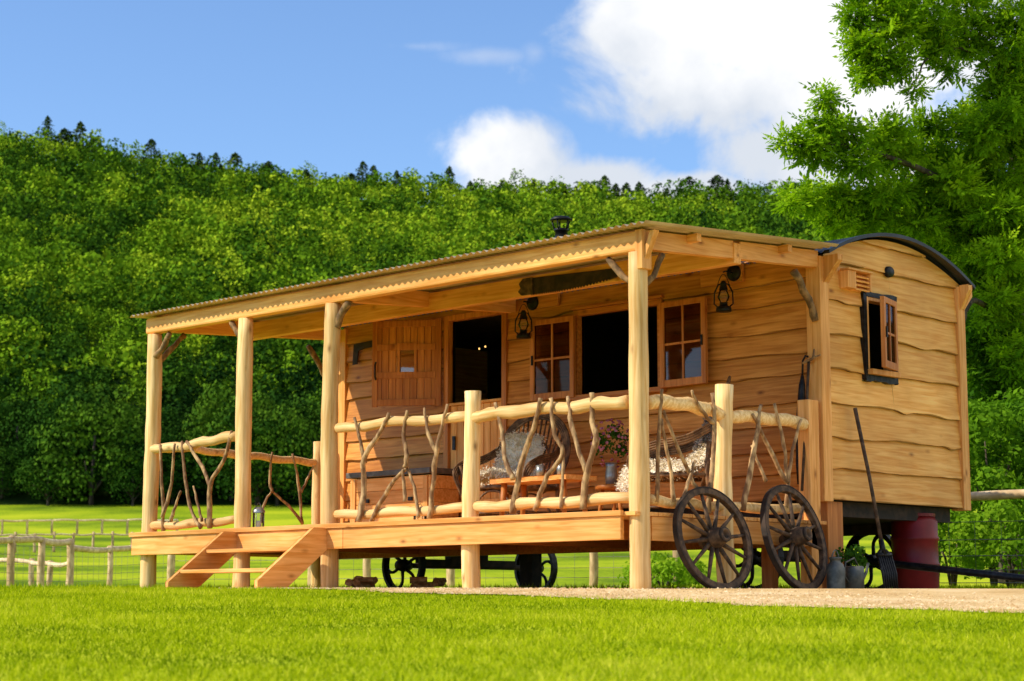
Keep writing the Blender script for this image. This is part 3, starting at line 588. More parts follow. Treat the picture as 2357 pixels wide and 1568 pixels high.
# ------------------------------------------------------------------ furniture on the deck
def willow(label,loc,rot,h,rd):
    t=thing('willow_armchair',label,'chair',(0,0,0)); bp=lambda x,z:(x,.27+.26*(z-.4),z)
    mb=MB()
    if rd:
        cz=.76
        for k,r in enumerate((.44,.42,.40,.375)): mb.tube([bp(r*sin(a),cz+r*cos(a)) for a in np.linspace(-2.7,2.7,30)],.014,6)
        for i in range(-6,7):
            x=i*.055; mb.tube([bp(x*.55,.40),bp(x*.8,.6),bp(x,cz+math.sqrt(.37**2-x*x))],.010,5)
        mb.tube([bp(.2*sin(a),cz-.05+.2*cos(a)) for a in np.linspace(-PI,PI,24)],.010,5)
    else:
        for k,w_ in enumerate((.34,.31,.28)): mb.tube([bp(-w_,.3),bp(-w_*1.02,.8)]+[bp(-w_*cos(a),h-.34+.33*sin(a)-k*.03) for a in np.linspace(0,PI,12)]+[bp(w_*1.02,.8),bp(w_,.3)],.012,6)
        for i in range(-5,6): x=i*.05; mb.tube([bp(x*.8,.38),bp(x,.8),bp(x*1.05,h-.06-abs(i)*.012)],.009,5)
        for z in (.62,.9): mb.tube([bp(-.33,z),bp(0,z+.04),bp(.33,z)],.011,5)
    mb.build('backrest',M['twig'],t)
    mb=MB()
    for i in range(12): y=-.32+i*.053; mb.tube([(-.33,y,.42),(0,y,.39),(.33,y,.42)],.011,5)
    mb.tube([(-.34,-.33,.40),(.34,-.33,.40)],.02,6); mb.tube([(-.34,.29,.40),(.34,.29,.40)],.02,6); mb.tube([(-.34,-.33,.40),(-.34,.29,.40)],.02,6); mb.tube([(.34,-.33,.40),(.34,.29,.40)],.02,6)
    mb.build('seat',M['twig'],t)
    for s in (-1,1):
        mb=MB()
        for q in range(4): o_=q*.022; mb.tube(cat([Vector((s*(.36+.0),.33,.86-o_)),Vector((s*.43,.1,.74-o_)),Vector((s*.45,-.2,.68-o_)),Vector((s*.43,-.40+o_,.56-o_)),Vector((s*.38,-.36+o_,.36)),Vector((s*.36,-.26,.18))],5),.011,6)
        mb.build('arm',M['twig'],t)
        MB().tube([(s*.35,-.33,0),(s*.35,-.32,.42),(s*.42,-.3,.62)],.02,7).build('leg',M['twig'],t)
        MB().tube([(s*.34,.33,0),(s*.34,.29,.42),(s*.35,.31,.7)],.02,7).build('leg',M['twig'],t)
    mb=MB(); 
    for y in (-.33,.3): mb.tube([(-.35,y,.15),(.35,y,.15)],.013,6); mb.tube(cat([Vector((-.34,y,.05)),Vector((-.15,y,.3)),Vector((0,y,.36)),Vector((.15,y,.3)),Vector((.34,y,.05))]),.011,6)
    for x in (-.35,.35): mb.tube([(x,-.33,.15),(x,.3,.15)],.013,6)
    mb.build('stretcher',M['twig'],t)
    t.location=loc; t.rotation_euler=(0,0,rot); return t
def fleece(label,loc,rot,path,wid,xo,mt,name='sheepskin'):
    path=cat([Vector((0,a,b)) for a,b in path],5); n_=len(path); m_=14; mb=MB(); V=[];Fc=[]; Nn=[]
    for i,p in enumerate(path):
        tg=(path[min(i+1,n_-1)]-path[max(i-1,0)]).normalized(); nn=Vector((0,-tg.z,tg.y)); nn=-nn if nn.z-nn.y<0 else nn
        w_=wid*(.55+.45*sin(PI*min(1,max(0,(i+1)/(n_+1))))**.5)*(1+.08*sin(i*1.7))
        for j in range(m_+1):
            f=j/m_*2-1; V.append(p+Vector((xo+f*w_/2,0,0))+nn*(.07*max(0,1-f*f)**.6+.014*sin(i*1.9+j*1.3)+.01*rnd()-.02*abs(f))); Nn.append((nn+Vector((f*.5,0,0))).normalized())
    for i in range(n_-1):
        for j in range(m_): Fc.append((i*(m_+1)+j,i*(m_+1)+j+1,(i+1)*(m_+1)+j+1,(i+1)*(m_+1)+j))
    mb.add(V,Fc,True,.5); o=mb.build(name,mt,None,(0,0,0)); tag(o,label,'sheepskin')
    k_=9000; idx=rng.integers(0,len(V),k_); P=np.array([tuple(v) for v in V])[idx]+rng.normal(size=(k_,3))*.018; D=nrm(np.array([tuple(v) for v in Nn])[idx]+rng.normal(size=(k_,3))*.8+np.array([0,0,-.3]))
    h=npmesh('wool',blades(P,D,rng.uniform(.014,.034,k_),rng.uniform(.004,.008,k_)),rng.uniform(.2,1,k_),mt,o)
    o.location=loc; o.rotation_euler=(0,0,rot); return o
c1=onY(1240,1150,2.1); l1=(c1.x,1.72,DZ); r1=R(10)
willow('round backed bent willow armchair by the lower door, left of the two',l1,r1,1.1,True)
fleece('cream sheepskin draped over the round backed willow chair',l1,r1,[(.34,.94),(.29,.78),(.21,.58),(.08,.49),(-.12,.48),(-.30,.47)],.56,-.10,M['fl'])
c2=onY(1555,1150,1.6); l2=(c2.x,1.6,DZ); r2=R(-52)
willow('tall backed bent willow armchair under the open window, turned sideways',l2,r2,1.32,False)
fleece('cream sheepskin lying on the tall backed willow chair',l2,r2,[(.32,.70),(.26,.54),(.12,.46),(-.15,.45),(-.36,.44),(-.42,.30)],.5,0,M['fl'])
fleece('small grey brown fleece over the back of the tall willow chair',l2,r2,[(.40,.90),(.35,.78),(.29,.64)],.36,0,M['flg'])
tp=onY(1250,1097,1.1); tz=1.06; T=thing('coffee_table','low wooden slab table in front of the willow chairs','table',(tp.x,1.1,DZ))
mb=MB(); n_=14; poly=[]
for i in range(n_+1): poly.append((tp.x-.5+1.0*i/n_,.89+.02*sin(i*1.3),tz-.045))
for i in range(n_,-1,-1): poly.append((tp.x-.5+1.0*i/n_,1.31+.02*sin(i*1.1+1),tz-.045))
mb.prism(poly,(0,0,.045)); mb.build('tabletop',M['larx'],T,None,.006)
for sx in (-.38,.38):
    for sy in (-.13,.13): MB().tube([(tp.x+sx*1.08,1.1+sy*1.1,DZ),(tp.x+sx,1.1+sy,tz-.045)],[.022,.03],8).build('leg',M['doorz'],T)
for px,lab in ((1243,'metal tumbler on the slab table, left of the two'),(1291,'metal tumbler on the slab table, right of the two')):
    q=onY(px,1090,1.05); mb=MB(); mb.lathe((q.x,1.05,tz+.001),[(0,0),(.034,0),(.042,.11),(.039,.11),(.032,.01),(0,.01)],18); tag(mb.build('tumbler',M['galv'],None,(q.x,1.05,tz)),lab,'cup','tumblers on the low table')
f=onY(1407,1095,2.1); S=thing('log_stool','round log stool behind the low table carrying the flower jug','stool',(f.x,2.1,DZ))
mb=MB(); mb.lathe((f.x,2.1,DZ),[(0,.36),(.16,.36),(.165,.38),(.16,.41),(0,.41)],18); mb.build('seat',M['doorx'],S)
for k in range(3): a=2*PI*k/3; MB().tube([(f.x+.14*cos(a),2.1+.14*sin(a),DZ),(f.x+.09*cos(a),2.1+.09*sin(a),DZ+.36)],.02,7).build('leg',M['doorz'],S)
J=thing('flower_jug','metal jug of pink flowers standing between the two willow chairs','flowers',(f.x,2.1,DZ+.412)); jz=DZ+.412
MB().lathe((f.x,2.1,jz),[(0,0),(.055,0),(.06,.08),(.05,.17),(.06,.21),(.055,.21),(0,.12)],18).build('jug',M['galv'],J)
P,N,T_=crown(9,620,.18,.23); npmesh('foliage',quads(P+np.array([f.x,2.1,jz+.38]),N,np.full(len(P),.02),.5),rng.random(len(P)),M['pot'],J)
mb=MB()
for k in range(70):
    d=Vector((random.gauss(0,1),random.gauss(-.4,1),random.gauss(.3,1))).normalized(); c=Vector((f.x,2.1,jz+.40))+Vector((d.x*.20,d.y*.20,d.z*.24)); mb.lathe(c,[(0,-.008),(.010,0),(.017,.010),(.006,.006),(0,.007)],7,d.to_track_quat('Z','Y').to_matrix(),rnd())
mb.build('blossom',M['pink'],J)
a=onY(806,1130,2.02); b=onY(990,1130,2.02); C_=thing('storage_chest','pale wooden chest with dark lid against the hut wall left of the door','chest',((a.x+b.x)/2,2.2,DZ))
mb=MB()
for k in range(4): z=DZ+.05+k*.145; mb.ab((a.x,2.02,z),(b.x,2.44,z+.142))
mb.build('body',M['larx'],C_,None,.004)
mb=MB(); mb.ab((a.x-.03,1.98,DZ+.64),(b.x+.03,2.46,DZ+.70)); mb.build('lid',M['soil'],C_,None,.006)
for x in (a.x+.02,b.x-.10): 
    for y in (2.03,2.36): MB().ab((x,y,DZ),(x+.08,y+.07,DZ+.049)).build('foot',M['doorz'],C_)
for x in (a.x+.3,b.x-.3): MB().ab((x-.03,2.0,DZ+.36),(x+.03,2.018,DZ+.40)).build('latch',M['iron'],C_)
for x in (a.x+.03,b.x-.1): MB().ab((x,2.005,DZ+.06),(x+.07,2.019,DZ+.62)).build('trim',M['larz'],C_)
def candle(label,loc,s,mt):
    t=thing('candle_lantern',label,'lantern',loc); x,y,z=loc
    MB().lathe(loc,[(0,0),(.065*s,0),(.065*s,.02*s),(0,.02*s)],16).build('base',M[mt],t); MB().lathe(loc,[(.055*s,.021*s),(.055*s,.17*s)],16).build('glass',M['glass'],t)
    MB().lathe(loc,[(0,.021*s),(.03*s,.021*s),(.03*s,.09*s),(0,.09*s)],12).build('candle',M['fl'],t)
    MB().lathe(loc,[(.065*s,.17*s),(.065*s,.19*s),(.035*s,.225*s),(0,.23*s)],16).build('cap',M[mt],t)
    for k in range(4): q=2*PI*k/4+.5; MB().tube([(x+.06*s*cos(q),y+.06*s*sin(q),z+.02*s),(x+.06*s*cos(q),y+.06*s*sin(q),z+.17*s)],.004*s,5).build('upright',M[mt],t)
    MB().tube([(x+.04*s*u,y,z+.22*s+.05*s*(1-u*u)) for u in np.linspace(-1,1,7)],.003*s,5).build('handle',M[mt],t)
q=onY(595,1200,.1); candle('glass candle lantern on the deck beside the steps',(q.x,.1,DZ),1.0,'galv')
q=onY(967,1165,1.9); candle('small black lantern on the deck in front of the chest',(q.x,1.9,DZ),1.15,'iron')
def stick(name,label,cat_,parts,loc):
    t=thing(name,label,cat_,loc)
    for nm,pts,r,mt in parts: MB().tube(pts,r,8).build(nm,M[mt],t)
p0=onY(1838,1115,2.36); p1=onY(1848,830,2.43)
stick('umbrella','furled black umbrella leaning against the hut corner by the railing','umbrella',[('canopy',[p0,p0.lerp(p1,.15),p0.lerp(p1,.5),p0.lerp(p1,.8),p0.lerp(p1,.88)],[.012,.03,.045,.03,.012],'iron'),('handle',[p0.lerp(p1,.88),p1,p1+Vector((.03,0,.04)),p1+Vector((.06,0,.03))],.01,'iron')],p0)
p2=onY(1846,1130,2.2); p3=onY(1862,830,2.42)
stick('walking_stick','dark walking stick with forked antler top leaning in the corner','stick',[('shaft',[p2,p2.lerp(p3,.5),p3],.013,'old'),('antler_fork',[p3+Vector((-.07,0,-.02)),p3,p3+Vector((.05,0,.02)),p3+Vector((.06,0,.1))],[.01,.018,.014,.006],'branch'),('antler_tine',[p3+Vector((.04,0,.02)),p3+Vector((.13,0,.04))],[.014,.005],'branch')],p2)
a=onX(1968,940,.09); b=onX(2030,1255,.36); t=thing('garden_fork','long handled garden fork leaning against the hut end wall','fork',onX(2050,1362,.42))
MB().tube([a,a.lerp(b,.5)+Vector((.01,0,0)),b],[.019,.017,.018],8).build('shaft',M['old'],t)
mb=MB(); dirv=(b-a).normalized()
wv=Vector((.15,1,0)).normalized()
MB().tube([b-dirv*.05,b+dirv*.09],[.024,.03],8).build('socket',M['iron'],t)
mb.tube([b+dirv*.05-wv*.03,b+dirv*.09-wv*.08],.018,6); mb.tube([b+dirv*.05+wv*.03,b+dirv*.09+wv*.08],.018,6); mb.tube([b+dirv*.09-wv*.09,b+dirv*.09+wv*.09],.022,6)
for k in (-1,-.67,-.33,0,.33,.67,1): s0=b+dirv*.08+wv*.085*k; mb.tube([s0,s0+dirv*.18+Vector((.02,0,0)),s0+dirv*.38],[.013,.013,.006],6)
mb.build('tine',M['iron'],t)
q=onX(1924,1340,.42); g=float(gz(.42,q.y)); t=thing('milk_churn','grey metal can standing by the right wagon wheel','can',(.42,q.y,g))
MB().lathe((.42,q.y,g),[(0,0),(.075,0),(.08,.02),(.08,.19),(.065,.225),(.045,.24),(.045,.26),(.055,.27),(.055,.285),(0,.285)],20).build('body',M['dgalv'],t); MB().tube([(.42,q.y+.055*u,g+.275+.07*(1-u*u)) for u in np.linspace(-1,1,9)],.006,6).build('handle',M['dgalv'],t)
q=onX(1967,1340,.42); g=float(gz(.42,q.y)); t=thing('watering_can','grey metal watering can on the gravel beside the garden fork','watering can',(.42,q.y,g)); y=q.y
MB().lathe((.42,y,g),[(0,0),(.085,0),(.085,.2),(.07,.21),(.066,.2),(.066,.01)],20).build('body',M['dgalv'],t)
MB().tube([(.42,y+.08,g+.05),(.43,y+.17,g+.16),(.43,y+.2,g+.24)],[.02,.013,.012],8).build('spout',M['dgalv'],t); MB().tube([(.42,y-.08,g+.06),(.42,y-.15,g+.12),(.42,y-.13,g+.24),(.42,y,g+.28),(.42,y+.06,g+.21)],.008,6).build('handle',M['dgalv'],t)
q=onX(1955,1290,.2); g=float(gz(.2,q.y)); t=thing('potted_plant','small leafy green plant in a dark pot behind the watering can','plant',(.2,q.y,g))
MB().lathe((.2,q.y,g),[(0,0),(.08,0),(.11,.18),(.1,.18),(0,.15)],16).build('pot',M['soil'],t)
P,N,T_=crown(6,260,.17,.14); npmesh('foliage',quads(P+np.array([.2,q.y,g+.27]),N,np.full(len(P),.028),.5),rng.random(len(P)),M['pot'],t)
def barrel(label,x,y):
    g=float(gz(x,y)); t=thing('plastic_barrel',label,'barrel',(x,y,g)); r=.225
    MB().lathe((x,y,g),[(0,0),(r-.02,0),(r,.03),(r,.22),(r+.012,.235),(r+.012,.255),(r,.27),(r,.47),(r+.012,.485),(r+.012,.505),(r,.52),(r,.66),(r-.03,.71),(0,.71)],28).build('body',M['red'],t)
    MB().ring((x,y,g+.725),r-.05,r-.02,.03,28).build('top_rim',M['red'],t); MB().lathe((x+.08,y-.05,g+.705),[(.035,0),(.035,.03),(0,.03)],12).build('bung',M['iron'],t)
barrel('red plastic barrel standing under the hut end beside the garden fork',-.22,4.34)
def firewood(label,px,d,k,grp):
    for i in range(k):
        q=G(px+U(-28,28),d+U(-.25,.25)); mb=MB(); r=U(.03,.045); ln=U(.14,.22); a=rnd()*PI; ax=Vector((cos(a),sin(a),0)); sd=Vector((-sin(a),cos(a),0)); z0=q.z+.005+(i%3)*.03
        ph=U(-.3,.3); poly=[q-ax*ln/2+sd*r*1.2*cos(t_+ph)+Z*(z0-q.z+r+r*sin(t_+ph)) for t_ in (-1.6,-.2,.7,1.5,2.4,3.4)]
        mb.prism(poly,ax*ln); tag(mb.build('firewood_log',M['wood_end'],None,q,.004),label,'firewood',grp)
firewood('split firewood log in the small heap left of the hut rear wheel',830,20.2,6,'firewood heap left of the rear wheel')
firewood('split firewood log in the small heap right of the hut rear wheel',985,20.2,6,'firewood heap right of the rear wheel')
# ------------------------------------------------------------------ fences
def fence(label,posts,rails,wires,hp,rp,rr,grp=None,mt='post',cat_='fence'):
    base=G(*posts[0]); t=thing('field_fence',label,cat_,base,grp)
    B=[G(*p) for p in posts]
    for b_ in B:
        mb=MB(); log(mb,b_-Z*.1,b_+Z*hp*U(.96,1.05),rp,.01,4,8,.92); mb.build('post',M[mt],t)
    for h in rails:
        for a_,c_ in zip(B,B[1:]): mb=MB(); log(mb,a_+Z*h-RT*.02,c_+Z*h*U(.97,1.03),rr,.03,6,8,.9); mb.build('rail',M['lichen'],t)
    if wires:
        mb=MB()
        for a_,c_ in zip(B,B[1:]):
            for h in wires: mb.tube([a_+Z*h,c_+Z*h],.0045,4)
            n_=int((c_-a_).length/.3)
            for k in range(1,n_): p_=a_.lerp(c_,k/n_); mb.tube([p_,p_+Z*max(wires)],.003,3)
        mb.build('wire_mesh',M['wire'],t)
    return t
WS=[.08,.22,.38,.56,.76,.95]
fence('near log rail fence with wire mesh at the left edge of the lawn',[(-70,38),(22,40),(92,41.5),(157,42.5)],[1.08],WS,1.1,.085,.075)
fence('log rail fence running from the near fence corner behind the steps',[(160,42.7),(250,45),(330,47),(395,48)],[.96],WS,1.0,.07,.07)
fence('short inner fence of thin posts behind the near log rail fence',[(-30,47),(70,46),(113,44),(158,43)],[.62],None,.72,.07,.06)
fence('post and wire fence crossing the meadow behind the hut',[(392,36),(560,35.5),(716,35),(846,34),(1037,33),(1200,32.5),(1365,32),(1560,31.5)],[],WS,1.0,.075,.05)
fence('upper thin rail fence far across the left meadow',[(-60+i*58,138+i*.6) for i in range(9)],[1.0],None,1.05,.09,.08)
fence('lower post fence far across the left meadow',[(-60+i*45,92+i*.5) for i in range(22)],[.85],None,.95,.07,.045)
fence('pale log rail fence with wire mesh behind the hut at the right edge',[(2130,22.0),(2500,21.0)],[1.06],WS[:-1],1.1,.06,.055)
# ------------------------------------------------------------------ trees
def tree_proto(nq,rx,rz,mt,qs):
    t=bpy.data.objects.new('woodland_tree',None); col.objects.link(t)
    P,N,T_=crown(17,nq,rx,rz); P=P+np.array([0,0,rz*.66])
    npmesh('crown',quads(P,N,rng.uniform(.6,1.1,len(P))*qs),np.clip(.5+T_+rng.normal(size=len(P))*.2,0,1),mt,t)
    mb=MB(); mb.tube([(0,0,-.5),(.1,0,.5),(0,.1,rz)],[.28,.2,.1],8)
    for k in range(5): a=k*1.3; mb.tube([(0,0,.5+k*.3),(cos(a)*rx*.5,sin(a)*rx*.5,rz*.6)],[.13,.04],6)
    mb.build('trunk',M['ptrunk'],t); return t
def dup(o,loc,rz,sc):
    r=o.copy(); col.objects.link(r); r.location=loc; r.rotation_euler=(0,0,rz); r.scale=sc
    for ch in o.children: c=ch.copy(); col.objects.link(c); c.parent=r
    return r
prot=[tree_proto(4400,4.6,5.4,M['treeL'],.17) for _ in range(3)]
spots=[]
for row,(d0,n_) in enumerate(((192,20),(200,20))):
    for i in range(n_): spots.append((-90+i*48+row*24+U(-12,12),d0+U(-4,3)))
for i,(px,d0) in enumerate(spots):
    loc=G(px,d0); s=U(.6,1.2)*(.65 if i%4==0 else 1); sc=(s*U(.9,1.15),s,s*U(.85,1.25))
    if i<3: o=prot[i]; o.location=loc; o.scale=sc
    else: o=dup(prot[i%3],loc,U(0,6.28),sc)
    tag(o,'leafy green tree in the front rows of the wood at the meadow edge','tree','trees along the foot of the wooded hill')
cp=bpy.data.objects.new('conifer_tree',None); col.objects.link(cp)
P=[];N=[]
for i in range(520):
    h=rnd()**.8; a=rnd()*6.28; r=((1-h)**.7)*.28*U(.3,1.15)*(1+.3*sin(h*30+a))+.016; P.append((r*cos(a),r*sin(a),.10+.9*h)); N.append((cos(a)*.6,sin(a)*.6,.7))
npmesh('crown',quads(np.array(P),nrm(np.array(N)+rng.normal(size=(520,3))*.4),rng.uniform(.018,.045,520),.6),rng.random(520),M['con'],cp)
MB().tube([(0,0,-.05),(0,0,.95)],[.022,.004],6).build('trunk',M['ptrunk'],cp)
TOPS=[(72,275),(112,283),(150,292),(180,308),(232,318),(320,330),(400,345),(435,354),(475,352),(486,357),(520,362),(600,372),(690,378),(797,374),(825,380),(850,378),(905,385),(940,394),(1030,394),(1080,405),(1155,400),(1185,410),(1230,404),(1275,412),(1300,410),(1330,412),(1365,414),(1398,410),(1425,412),(1450,414),(1480,416),(1545,422),(1600,405),(1665,402),(1690,406)]
for i,(px,py) in enumerate(TOPS):
    b=G(px,548); tz_=onD(px,py+U(0,9),548+U(-10,8)).z; h=U(9,14); w=h*U(.8,1.5)
    if px in (1600,1665): w=h*1.9
    o=cp if i==0 else dup(cp,b,U(0,6),(w,w,h)); o.location=(b.x,b.y,tz_-h); o.scale=(w,w,h)
    tag(o,'dark conifer standing out on the skyline of the wooded ridge','tree','conifers along the ridge')
TP=[crown(11,760,1,1.05) for _ in range(6)]
Vs=[];Ts=[]
d=206.
while d<588:
    sp=4.6+(d-200)*.0040; l=-.30*d-10
    while l<.24*d+10:
        dd=d+U(-3,3); ll=l+U(-2.5,2.5); l+=sp*U(.8,1.3)
        px=ll/dd*4463+Wp/2
        if dd<330 and px>1250: continue
        P,N,T_=TP[random.randrange(6)]
        kq=720 if dd<285 else (360 if dd<390 else 230)
        sel=rng.permutation(len(P))[:kq]; P,N,T_=P[sel],N[sel],T_[sel]
        a=U(0,6.28); Rm=np.array([[cos(a),-sin(a),0],[sin(a),cos(a),0],[0,0,1]]); s=U(1.6,3.6) if rnd()<.85 else U(3.6,4.8); hz=U(.9,1.6)
        if rnd()<.08: hz=2.4; s*=.65
        x,y=xy(dd,ll); z=float(gz_dl(dd,ll))
        Pw=(P*np.array([s,s,s*hz]))@Rm.T+np.array([x,y,z+2.0+s*hz*.6+U(0,2.0)]); Nw=N@Rm.T
        Vs.append(quads(Pw,Nw,rng.uniform(.038,.082,len(P))*s*(1.0 if kq==720 else (1.3 if kq==360 else 1.6))))
        big=.45+.30*sin(x*.031+y*.017)+.26*sin(y*.05-x*.02+2)+min(.28,max(-.45,(dd-310)/330))  # shadow patches and darker lower slope painted into the leaf tint
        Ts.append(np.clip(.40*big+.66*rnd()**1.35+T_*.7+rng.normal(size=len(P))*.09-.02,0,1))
    d+=sp*.95
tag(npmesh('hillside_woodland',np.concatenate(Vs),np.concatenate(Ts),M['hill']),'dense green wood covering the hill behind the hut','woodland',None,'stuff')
def fronds(P,D,Ln):
    up=nrm(rng.normal(size=P.shape)*.55+np.array([-.12,-.32,1.0])); s=nrm(np.cross(D,up)); out=[]; n_=len(P); Lc=Ln[:,None]
    for k in range(5):
        for sg in (-1,1):
            if k==4 and sg==1: continue
            b=P+D*Lc*(.2+.19*k); dr=nrm(s*sg*.85+D*.55+rng.normal(size=P.shape)*.12-np.array([0,0,.12])) if k<4 else nrm(D+rng.normal(size=P.shape)*.1)
            l_=Lc*.42; w_=nrm(np.cross(dr,up))*Lc*.09; out.append(np.stack([b,b+dr*l_*.45+w_,b+dr*l_,b+dr*l_*.45-w_],1))
    return np.concatenate(out)
def foliage_clumps(cl,per,name,parent,mt,L0,shrink=0,ns=7):
    V=[];T_=[]
    for (px,py,rp,d) in cl:
        c0_=np.array(onD(px,py,d)); tb=U(-.14,.14)
        for sp_ in range(ns):
            rr_=max(14,(rp-shrink))*d/4463; q0=nrm(rng.normal(size=3))*np.array([1.1,1.1,.85])*rr_*U(.25,.95); c=c0_+q0; r=rr_*U(.26,.46); n_=int(per/ns*(rp/60.)**1.5)
            q=nrm(rng.normal(size=(n_,3))); P=c+q*(r*rng.random((n_,1))**.45)*np.array([1.4,1.4,.45]); D=nrm(q*.8+rng.normal(size=(n_,3))*.45+np.array([0,0,-.12]))
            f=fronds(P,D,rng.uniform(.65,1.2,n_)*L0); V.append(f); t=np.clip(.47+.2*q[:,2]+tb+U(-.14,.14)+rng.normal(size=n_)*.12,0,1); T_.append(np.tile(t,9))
    return npmesh(name,np.concatenate(V),np.concatenate(T_),mt,parent)
ash=thing('ash_tree','large bright green ash tree overhanging the right end of the hut','tree',G(2330,29))
lim=[([(2330,1345,29),(2330,1050,29),(2335,800,29),(2340,560,29),(2350,330,29),(2360,80,29),(2380,-80,29)],.22,.07),
([(2330,760,29),(2245,690,27.5),(2215,745,27.2),(2205,800,27)],.05,.02),([(2345,280,29),(2250,130,28),(2150,120,27.5),(2110,180,27),(2085,222,27)],.03,.007),([(2352,190,29),(2240,85,28),(2100,75,27.5),(1950,70,27)],.05,.010),
([(2335,540,29),(2180,420,27.8),(1990,345,27),(1830,325,26.5)],.07,.012),([(2335,620,29),(2120,500,28.2),(1900,465,27.5)],.07,.012),([(2100,90,27.5),(2020,150,27),(1970,180,27)],.02,.007),([(2345,380,29),(2250,330,29),(2120,300,28.5),(1960,290,28)],.05,.010),([(1990,345,27),(1930,270,26.8),(1890,220,26.7)],.025,.007)]
mb=MB()
for pts,ra,rb in lim:
    Q=cat([onD(*p) for p in pts],5); k=len(Q); mb.tube([q+Vector((U(-1,1),U(-1,1),U(-1,1)))*.02 for q in Q],[ra+(rb-ra)*i/(k-1) for i in range(k)],9)
mb.build('trunk',M['bark'],ash)
CL=[(1985,40,50,27),(1980,90,42,27),(2000,120,40,27),(1990,175,34,27),(2020,160,34,27),(2050,30,60,27),(2060,95,52,27),(2065,150,34,27),(2130,50,65,27.5),(2150,110,42,27.5),(2220,50,75,28),(2230,110,48,28),(2310,60,80,28),(2330,150,80,28),(2290,190,55,28),(2300,235,60,28),(2350,250,75,28),(2185,160,26,27.4),(2105,205,20,27),
(1845,330,36,26.5),(1890,292,42,26.7),(1898,230,32,26.7),(1890,352,48,26.7),(1950,310,48,27),(1965,372,58,27),(1860,458,34,27),(1915,440,54,27.3),(1925,505,46,27.5),(2030,298,46,27.3),(2055,360,62,27.5),(2045,450,66,27.5),(1995,505,56,28),(2130,288,48,28),(2140,350,68,28),(2140,440,72,28),(2110,520,65,28),(2225,280,60,28.3),(2240,370,75,28.3),(2235,470,78,28.3),(2215,560,72,28.3),(2320,320,80,28.3),(2330,430,85,28.3),(2320,540,85,28.3),(2320,640,75,28.3),(2250,640,55,28.3),(2340,740,70,28.3),(2290,700,60,28),(2380,180,90,28.3),(2400,350,100,28.3),(2410,550,110,28.3),(2260,-40,120,28.3),(2080,-40,80,27.5),(1995,-30,46,27),(2390,0,120,28.3),(1818,464,22,26.8),(2300,270,60,27.6),(2250,305,50,27.6),(2310,480,70,27.6),(2200,420,60,27.6),(2290,580,65,27.6),(1808,327,20,26.5),(2330,820,60,27.8)]
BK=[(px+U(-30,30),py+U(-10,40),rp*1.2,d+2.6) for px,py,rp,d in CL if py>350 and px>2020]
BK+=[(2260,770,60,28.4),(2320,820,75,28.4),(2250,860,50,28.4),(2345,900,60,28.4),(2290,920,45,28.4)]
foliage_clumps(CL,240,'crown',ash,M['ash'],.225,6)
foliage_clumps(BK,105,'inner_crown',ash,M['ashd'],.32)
def bushtree(name,label,cat_,px,d,rx,rz,nq,qs,mt,trunk=.3,grp=None):
    g=G(px,d); t=thing(name,label,cat_,g,grp); P,N,T_=crown(13,nq,rx,rz); P=P+np.array(g)+np.array([0,0,trunk+rz*.72])
    npmesh('crown',quads(P,N,rng.uniform(.6,1.2,len(P))*qs,.6),np.clip(.5+T_*1.4+rng.normal(size=len(P))*.22,0,1),M[mt],t)
    mb=MB()
    for k in range(4): a=k*1.7; mb.tube([g-Z*.1,g+Vector((cos(a)*rx*.15,sin(a)*rx*.15,trunk+rz*.5)),g+Vector((cos(a)*rx*.45,sin(a)*rx*.45,trunk+rz*1.1))],[rx*.04,rx*.025,rx*.01],6)
    mb.build('trunk' if cat_=='tree' else 'stem',M['bark'],t)
bushtree('understorey_tree','dark green tree filling the gap below the ash at the right edge','tree',2370,36,2.6,3.6,5200,.10,'under',1.2)
bushtree('understorey_tree','dark green tree behind the hut roof at right, under the ash','tree',2150,40,2.4,3.2,4200,.11,'under',1.2)
bushtree('leafy_bush','tall bright bush at the right edge above the pale rail fence','bush',2290,25,.85,1.30,5200,.05,'bush',.5)
bushtree('leafy_bush','low bush behind the red barrel at the hut end','bush',2195,24.5,.6,.62,2600,.04,'bush',.1)
bushtree('leafy_bush','low bush behind the wire mesh at the right edge','bush',2330,23.5,.75,.6,3200,.04,'bush',.1)
bushtree('leafy_bush','wide bush at the right edge beside the ash trunk','bush',2400,26,1.1,1.5,4400,.055,'bush',.4)
bushtree('leafy_bush','weedy bush seen under the deck behind the left wagon wheel','bush',1530,31,.7,.30,1500,.045,'bush',.0)
# ------------------------------------------------------------------ sun and sky
to=Vector((-.40,-.68,.60)).normalized(); el=math.asin(to.z)
sd=bpy.data.lights.new('sun','SUN'); sd.energy=5.0; sd.angle=R(.53); sd.color=(1,.92,.76); so=bpy.data.objects.new('sun',sd); col.objects.link(so); so.rotation_euler=to.to_track_quat('Z','Y').to_euler()
w=bpy.data.worlds.new('World'); scn.world=w; w.use_nodes=True; nt=w.node_tree; n=nt.nodes; n.clear(); L=nt.links
sk=n.new('ShaderNodeTexSky'); sk.sky_type='NISHITA'; sk.sun_disc=False; sk.sun_elevation=el; sk.sun_rotation=math.atan2(to.x,to.y); sk.air_density=1.0; sk.dust_density=.3; sk.ozone_density=2.2
def mth(op,a,b=None,c=None):
    q=n.new('ShaderNodeMath'); q.operation=op
    for i,v in enumerate((a,b,c)):
        if v is None: continue
        if isinstance(v,(int,float)): q.inputs[i].default_value=v
        else: L.new(v,q.inputs[i])
    return q.outputs[0]
tc=n.new('ShaderNodeTexCoord'); nv=n.new('ShaderNodeVectorMath'); nv.operation='NORMALIZE'; L.new(tc.outputs['Generated'],nv.inputs[0])
def dot(v):
    q=n.new('ShaderNodeVectorMath'); q.operation='DOT_PRODUCT'; L.new(nv.outputs[0],q.inputs[0]); q.inputs[1].default_value=v; return q.outputs['Value']
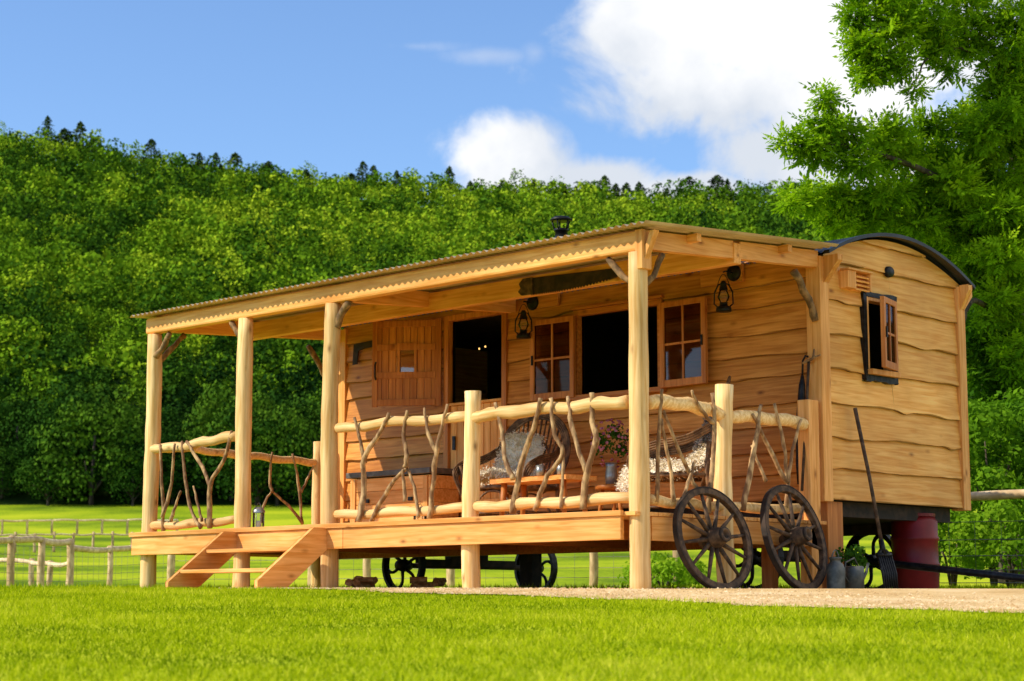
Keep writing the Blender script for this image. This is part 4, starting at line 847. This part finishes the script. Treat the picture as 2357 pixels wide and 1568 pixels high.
az=mth('MULTIPLY',mth('ARCTAN2',dot(RT),dot(HD)),57.2958); elv=mth('MULTIPLY',mth('ARCSINE',dot(Z)),57.2958)
def blob(a,e,rx,ry):
    u=mth('DIVIDE',mth('SUBTRACT',az,a),rx); v=mth('DIVIDE',mth('SUBTRACT',elv,e),ry)
    return mth('SUBTRACT',1.0,mth('SQRT',mth('ADD',mth('MULTIPLY',u,u),mth('MULTIPLY',v,v))))
def pb(px,py,rx,ry): return blob(math.degrees(math.atan((px-Wp/2)/4463)),math.degrees(math.atan((Hp/2-py)/F))+7.88,rx/77,ry/77)
bl=[pb(1540,60,320,210),pb(1650,210,360,170),pb(1740,100,360,230),pb(2080,120,600,340),pb(1185,375,190,115),pb(1370,425,240,85),pb(1600,440,200,60),pb(1900,350,340,140),blob(62,28,38,26),blob(112,34,58,38)]  # final blobs: unseen clouds beyond the frame, added to brighten the end wall
mx=bl[0]
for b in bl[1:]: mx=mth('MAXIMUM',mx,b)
no=n.new('ShaderNodeTexNoise'); no.inputs['Scale'].default_value=15; no.inputs['Detail'].default_value=10; no.inputs['Roughness'].default_value=.6; no.inputs['Distortion'].default_value=.3; L.new(nv.outputs[0],no.inputs['Vector'])
den=mth('ADD',mx,mth('MULTIPLY',mth('SUBTRACT',no.outputs[0],.5),2.0))
def sstep(x,a,b):
    q=n.new('ShaderNodeMapRange'); q.interpolation_type='SMOOTHSTEP'; L.new(x,q.inputs[0]); q.inputs[1].default_value=a; q.inputs[2].default_value=b; return q.outputs[0]
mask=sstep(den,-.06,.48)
wb=mth('MAXIMUM',mth('MAXIMUM',pb(950,108,150,20),pb(1120,128,170,22)),pb(1232,122,45,36))
wi=mth('ADD',wb,mth('MULTIPLY',mth('SUBTRACT',no.outputs[0],.5),3.0)); mask=mth('MAXIMUM',mask,mth('MULTIPLY',sstep(wi,-.1,1.3),.30))
no2=n.new('ShaderNodeTexNoise'); no2.inputs['Scale'].default_value=9; no2.inputs['Detail'].default_value=8; no2.inputs['Roughness'].default_value=.55; L.new(nv.outputs[0],no2.inputs['Vector'])
cr=ramp(n,[(.38,(.66,.71,.79)),(.60,(1.0,1.0,1.0))]); L.new(no2.outputs[0],cr.inputs[0])
tn=n.new('ShaderNodeMixRGB'); tn.blend_type='MULTIPLY'; tn.inputs[0].default_value=1; tn.inputs[2].default_value=(.98,1.14,1.36,1); L.new(sk.outputs[0],tn.inputs[1])
b1=n.new('ShaderNodeBackground'); b1.inputs[1].default_value=.148; L.new(tn.outputs[0],b1.inputs[0])
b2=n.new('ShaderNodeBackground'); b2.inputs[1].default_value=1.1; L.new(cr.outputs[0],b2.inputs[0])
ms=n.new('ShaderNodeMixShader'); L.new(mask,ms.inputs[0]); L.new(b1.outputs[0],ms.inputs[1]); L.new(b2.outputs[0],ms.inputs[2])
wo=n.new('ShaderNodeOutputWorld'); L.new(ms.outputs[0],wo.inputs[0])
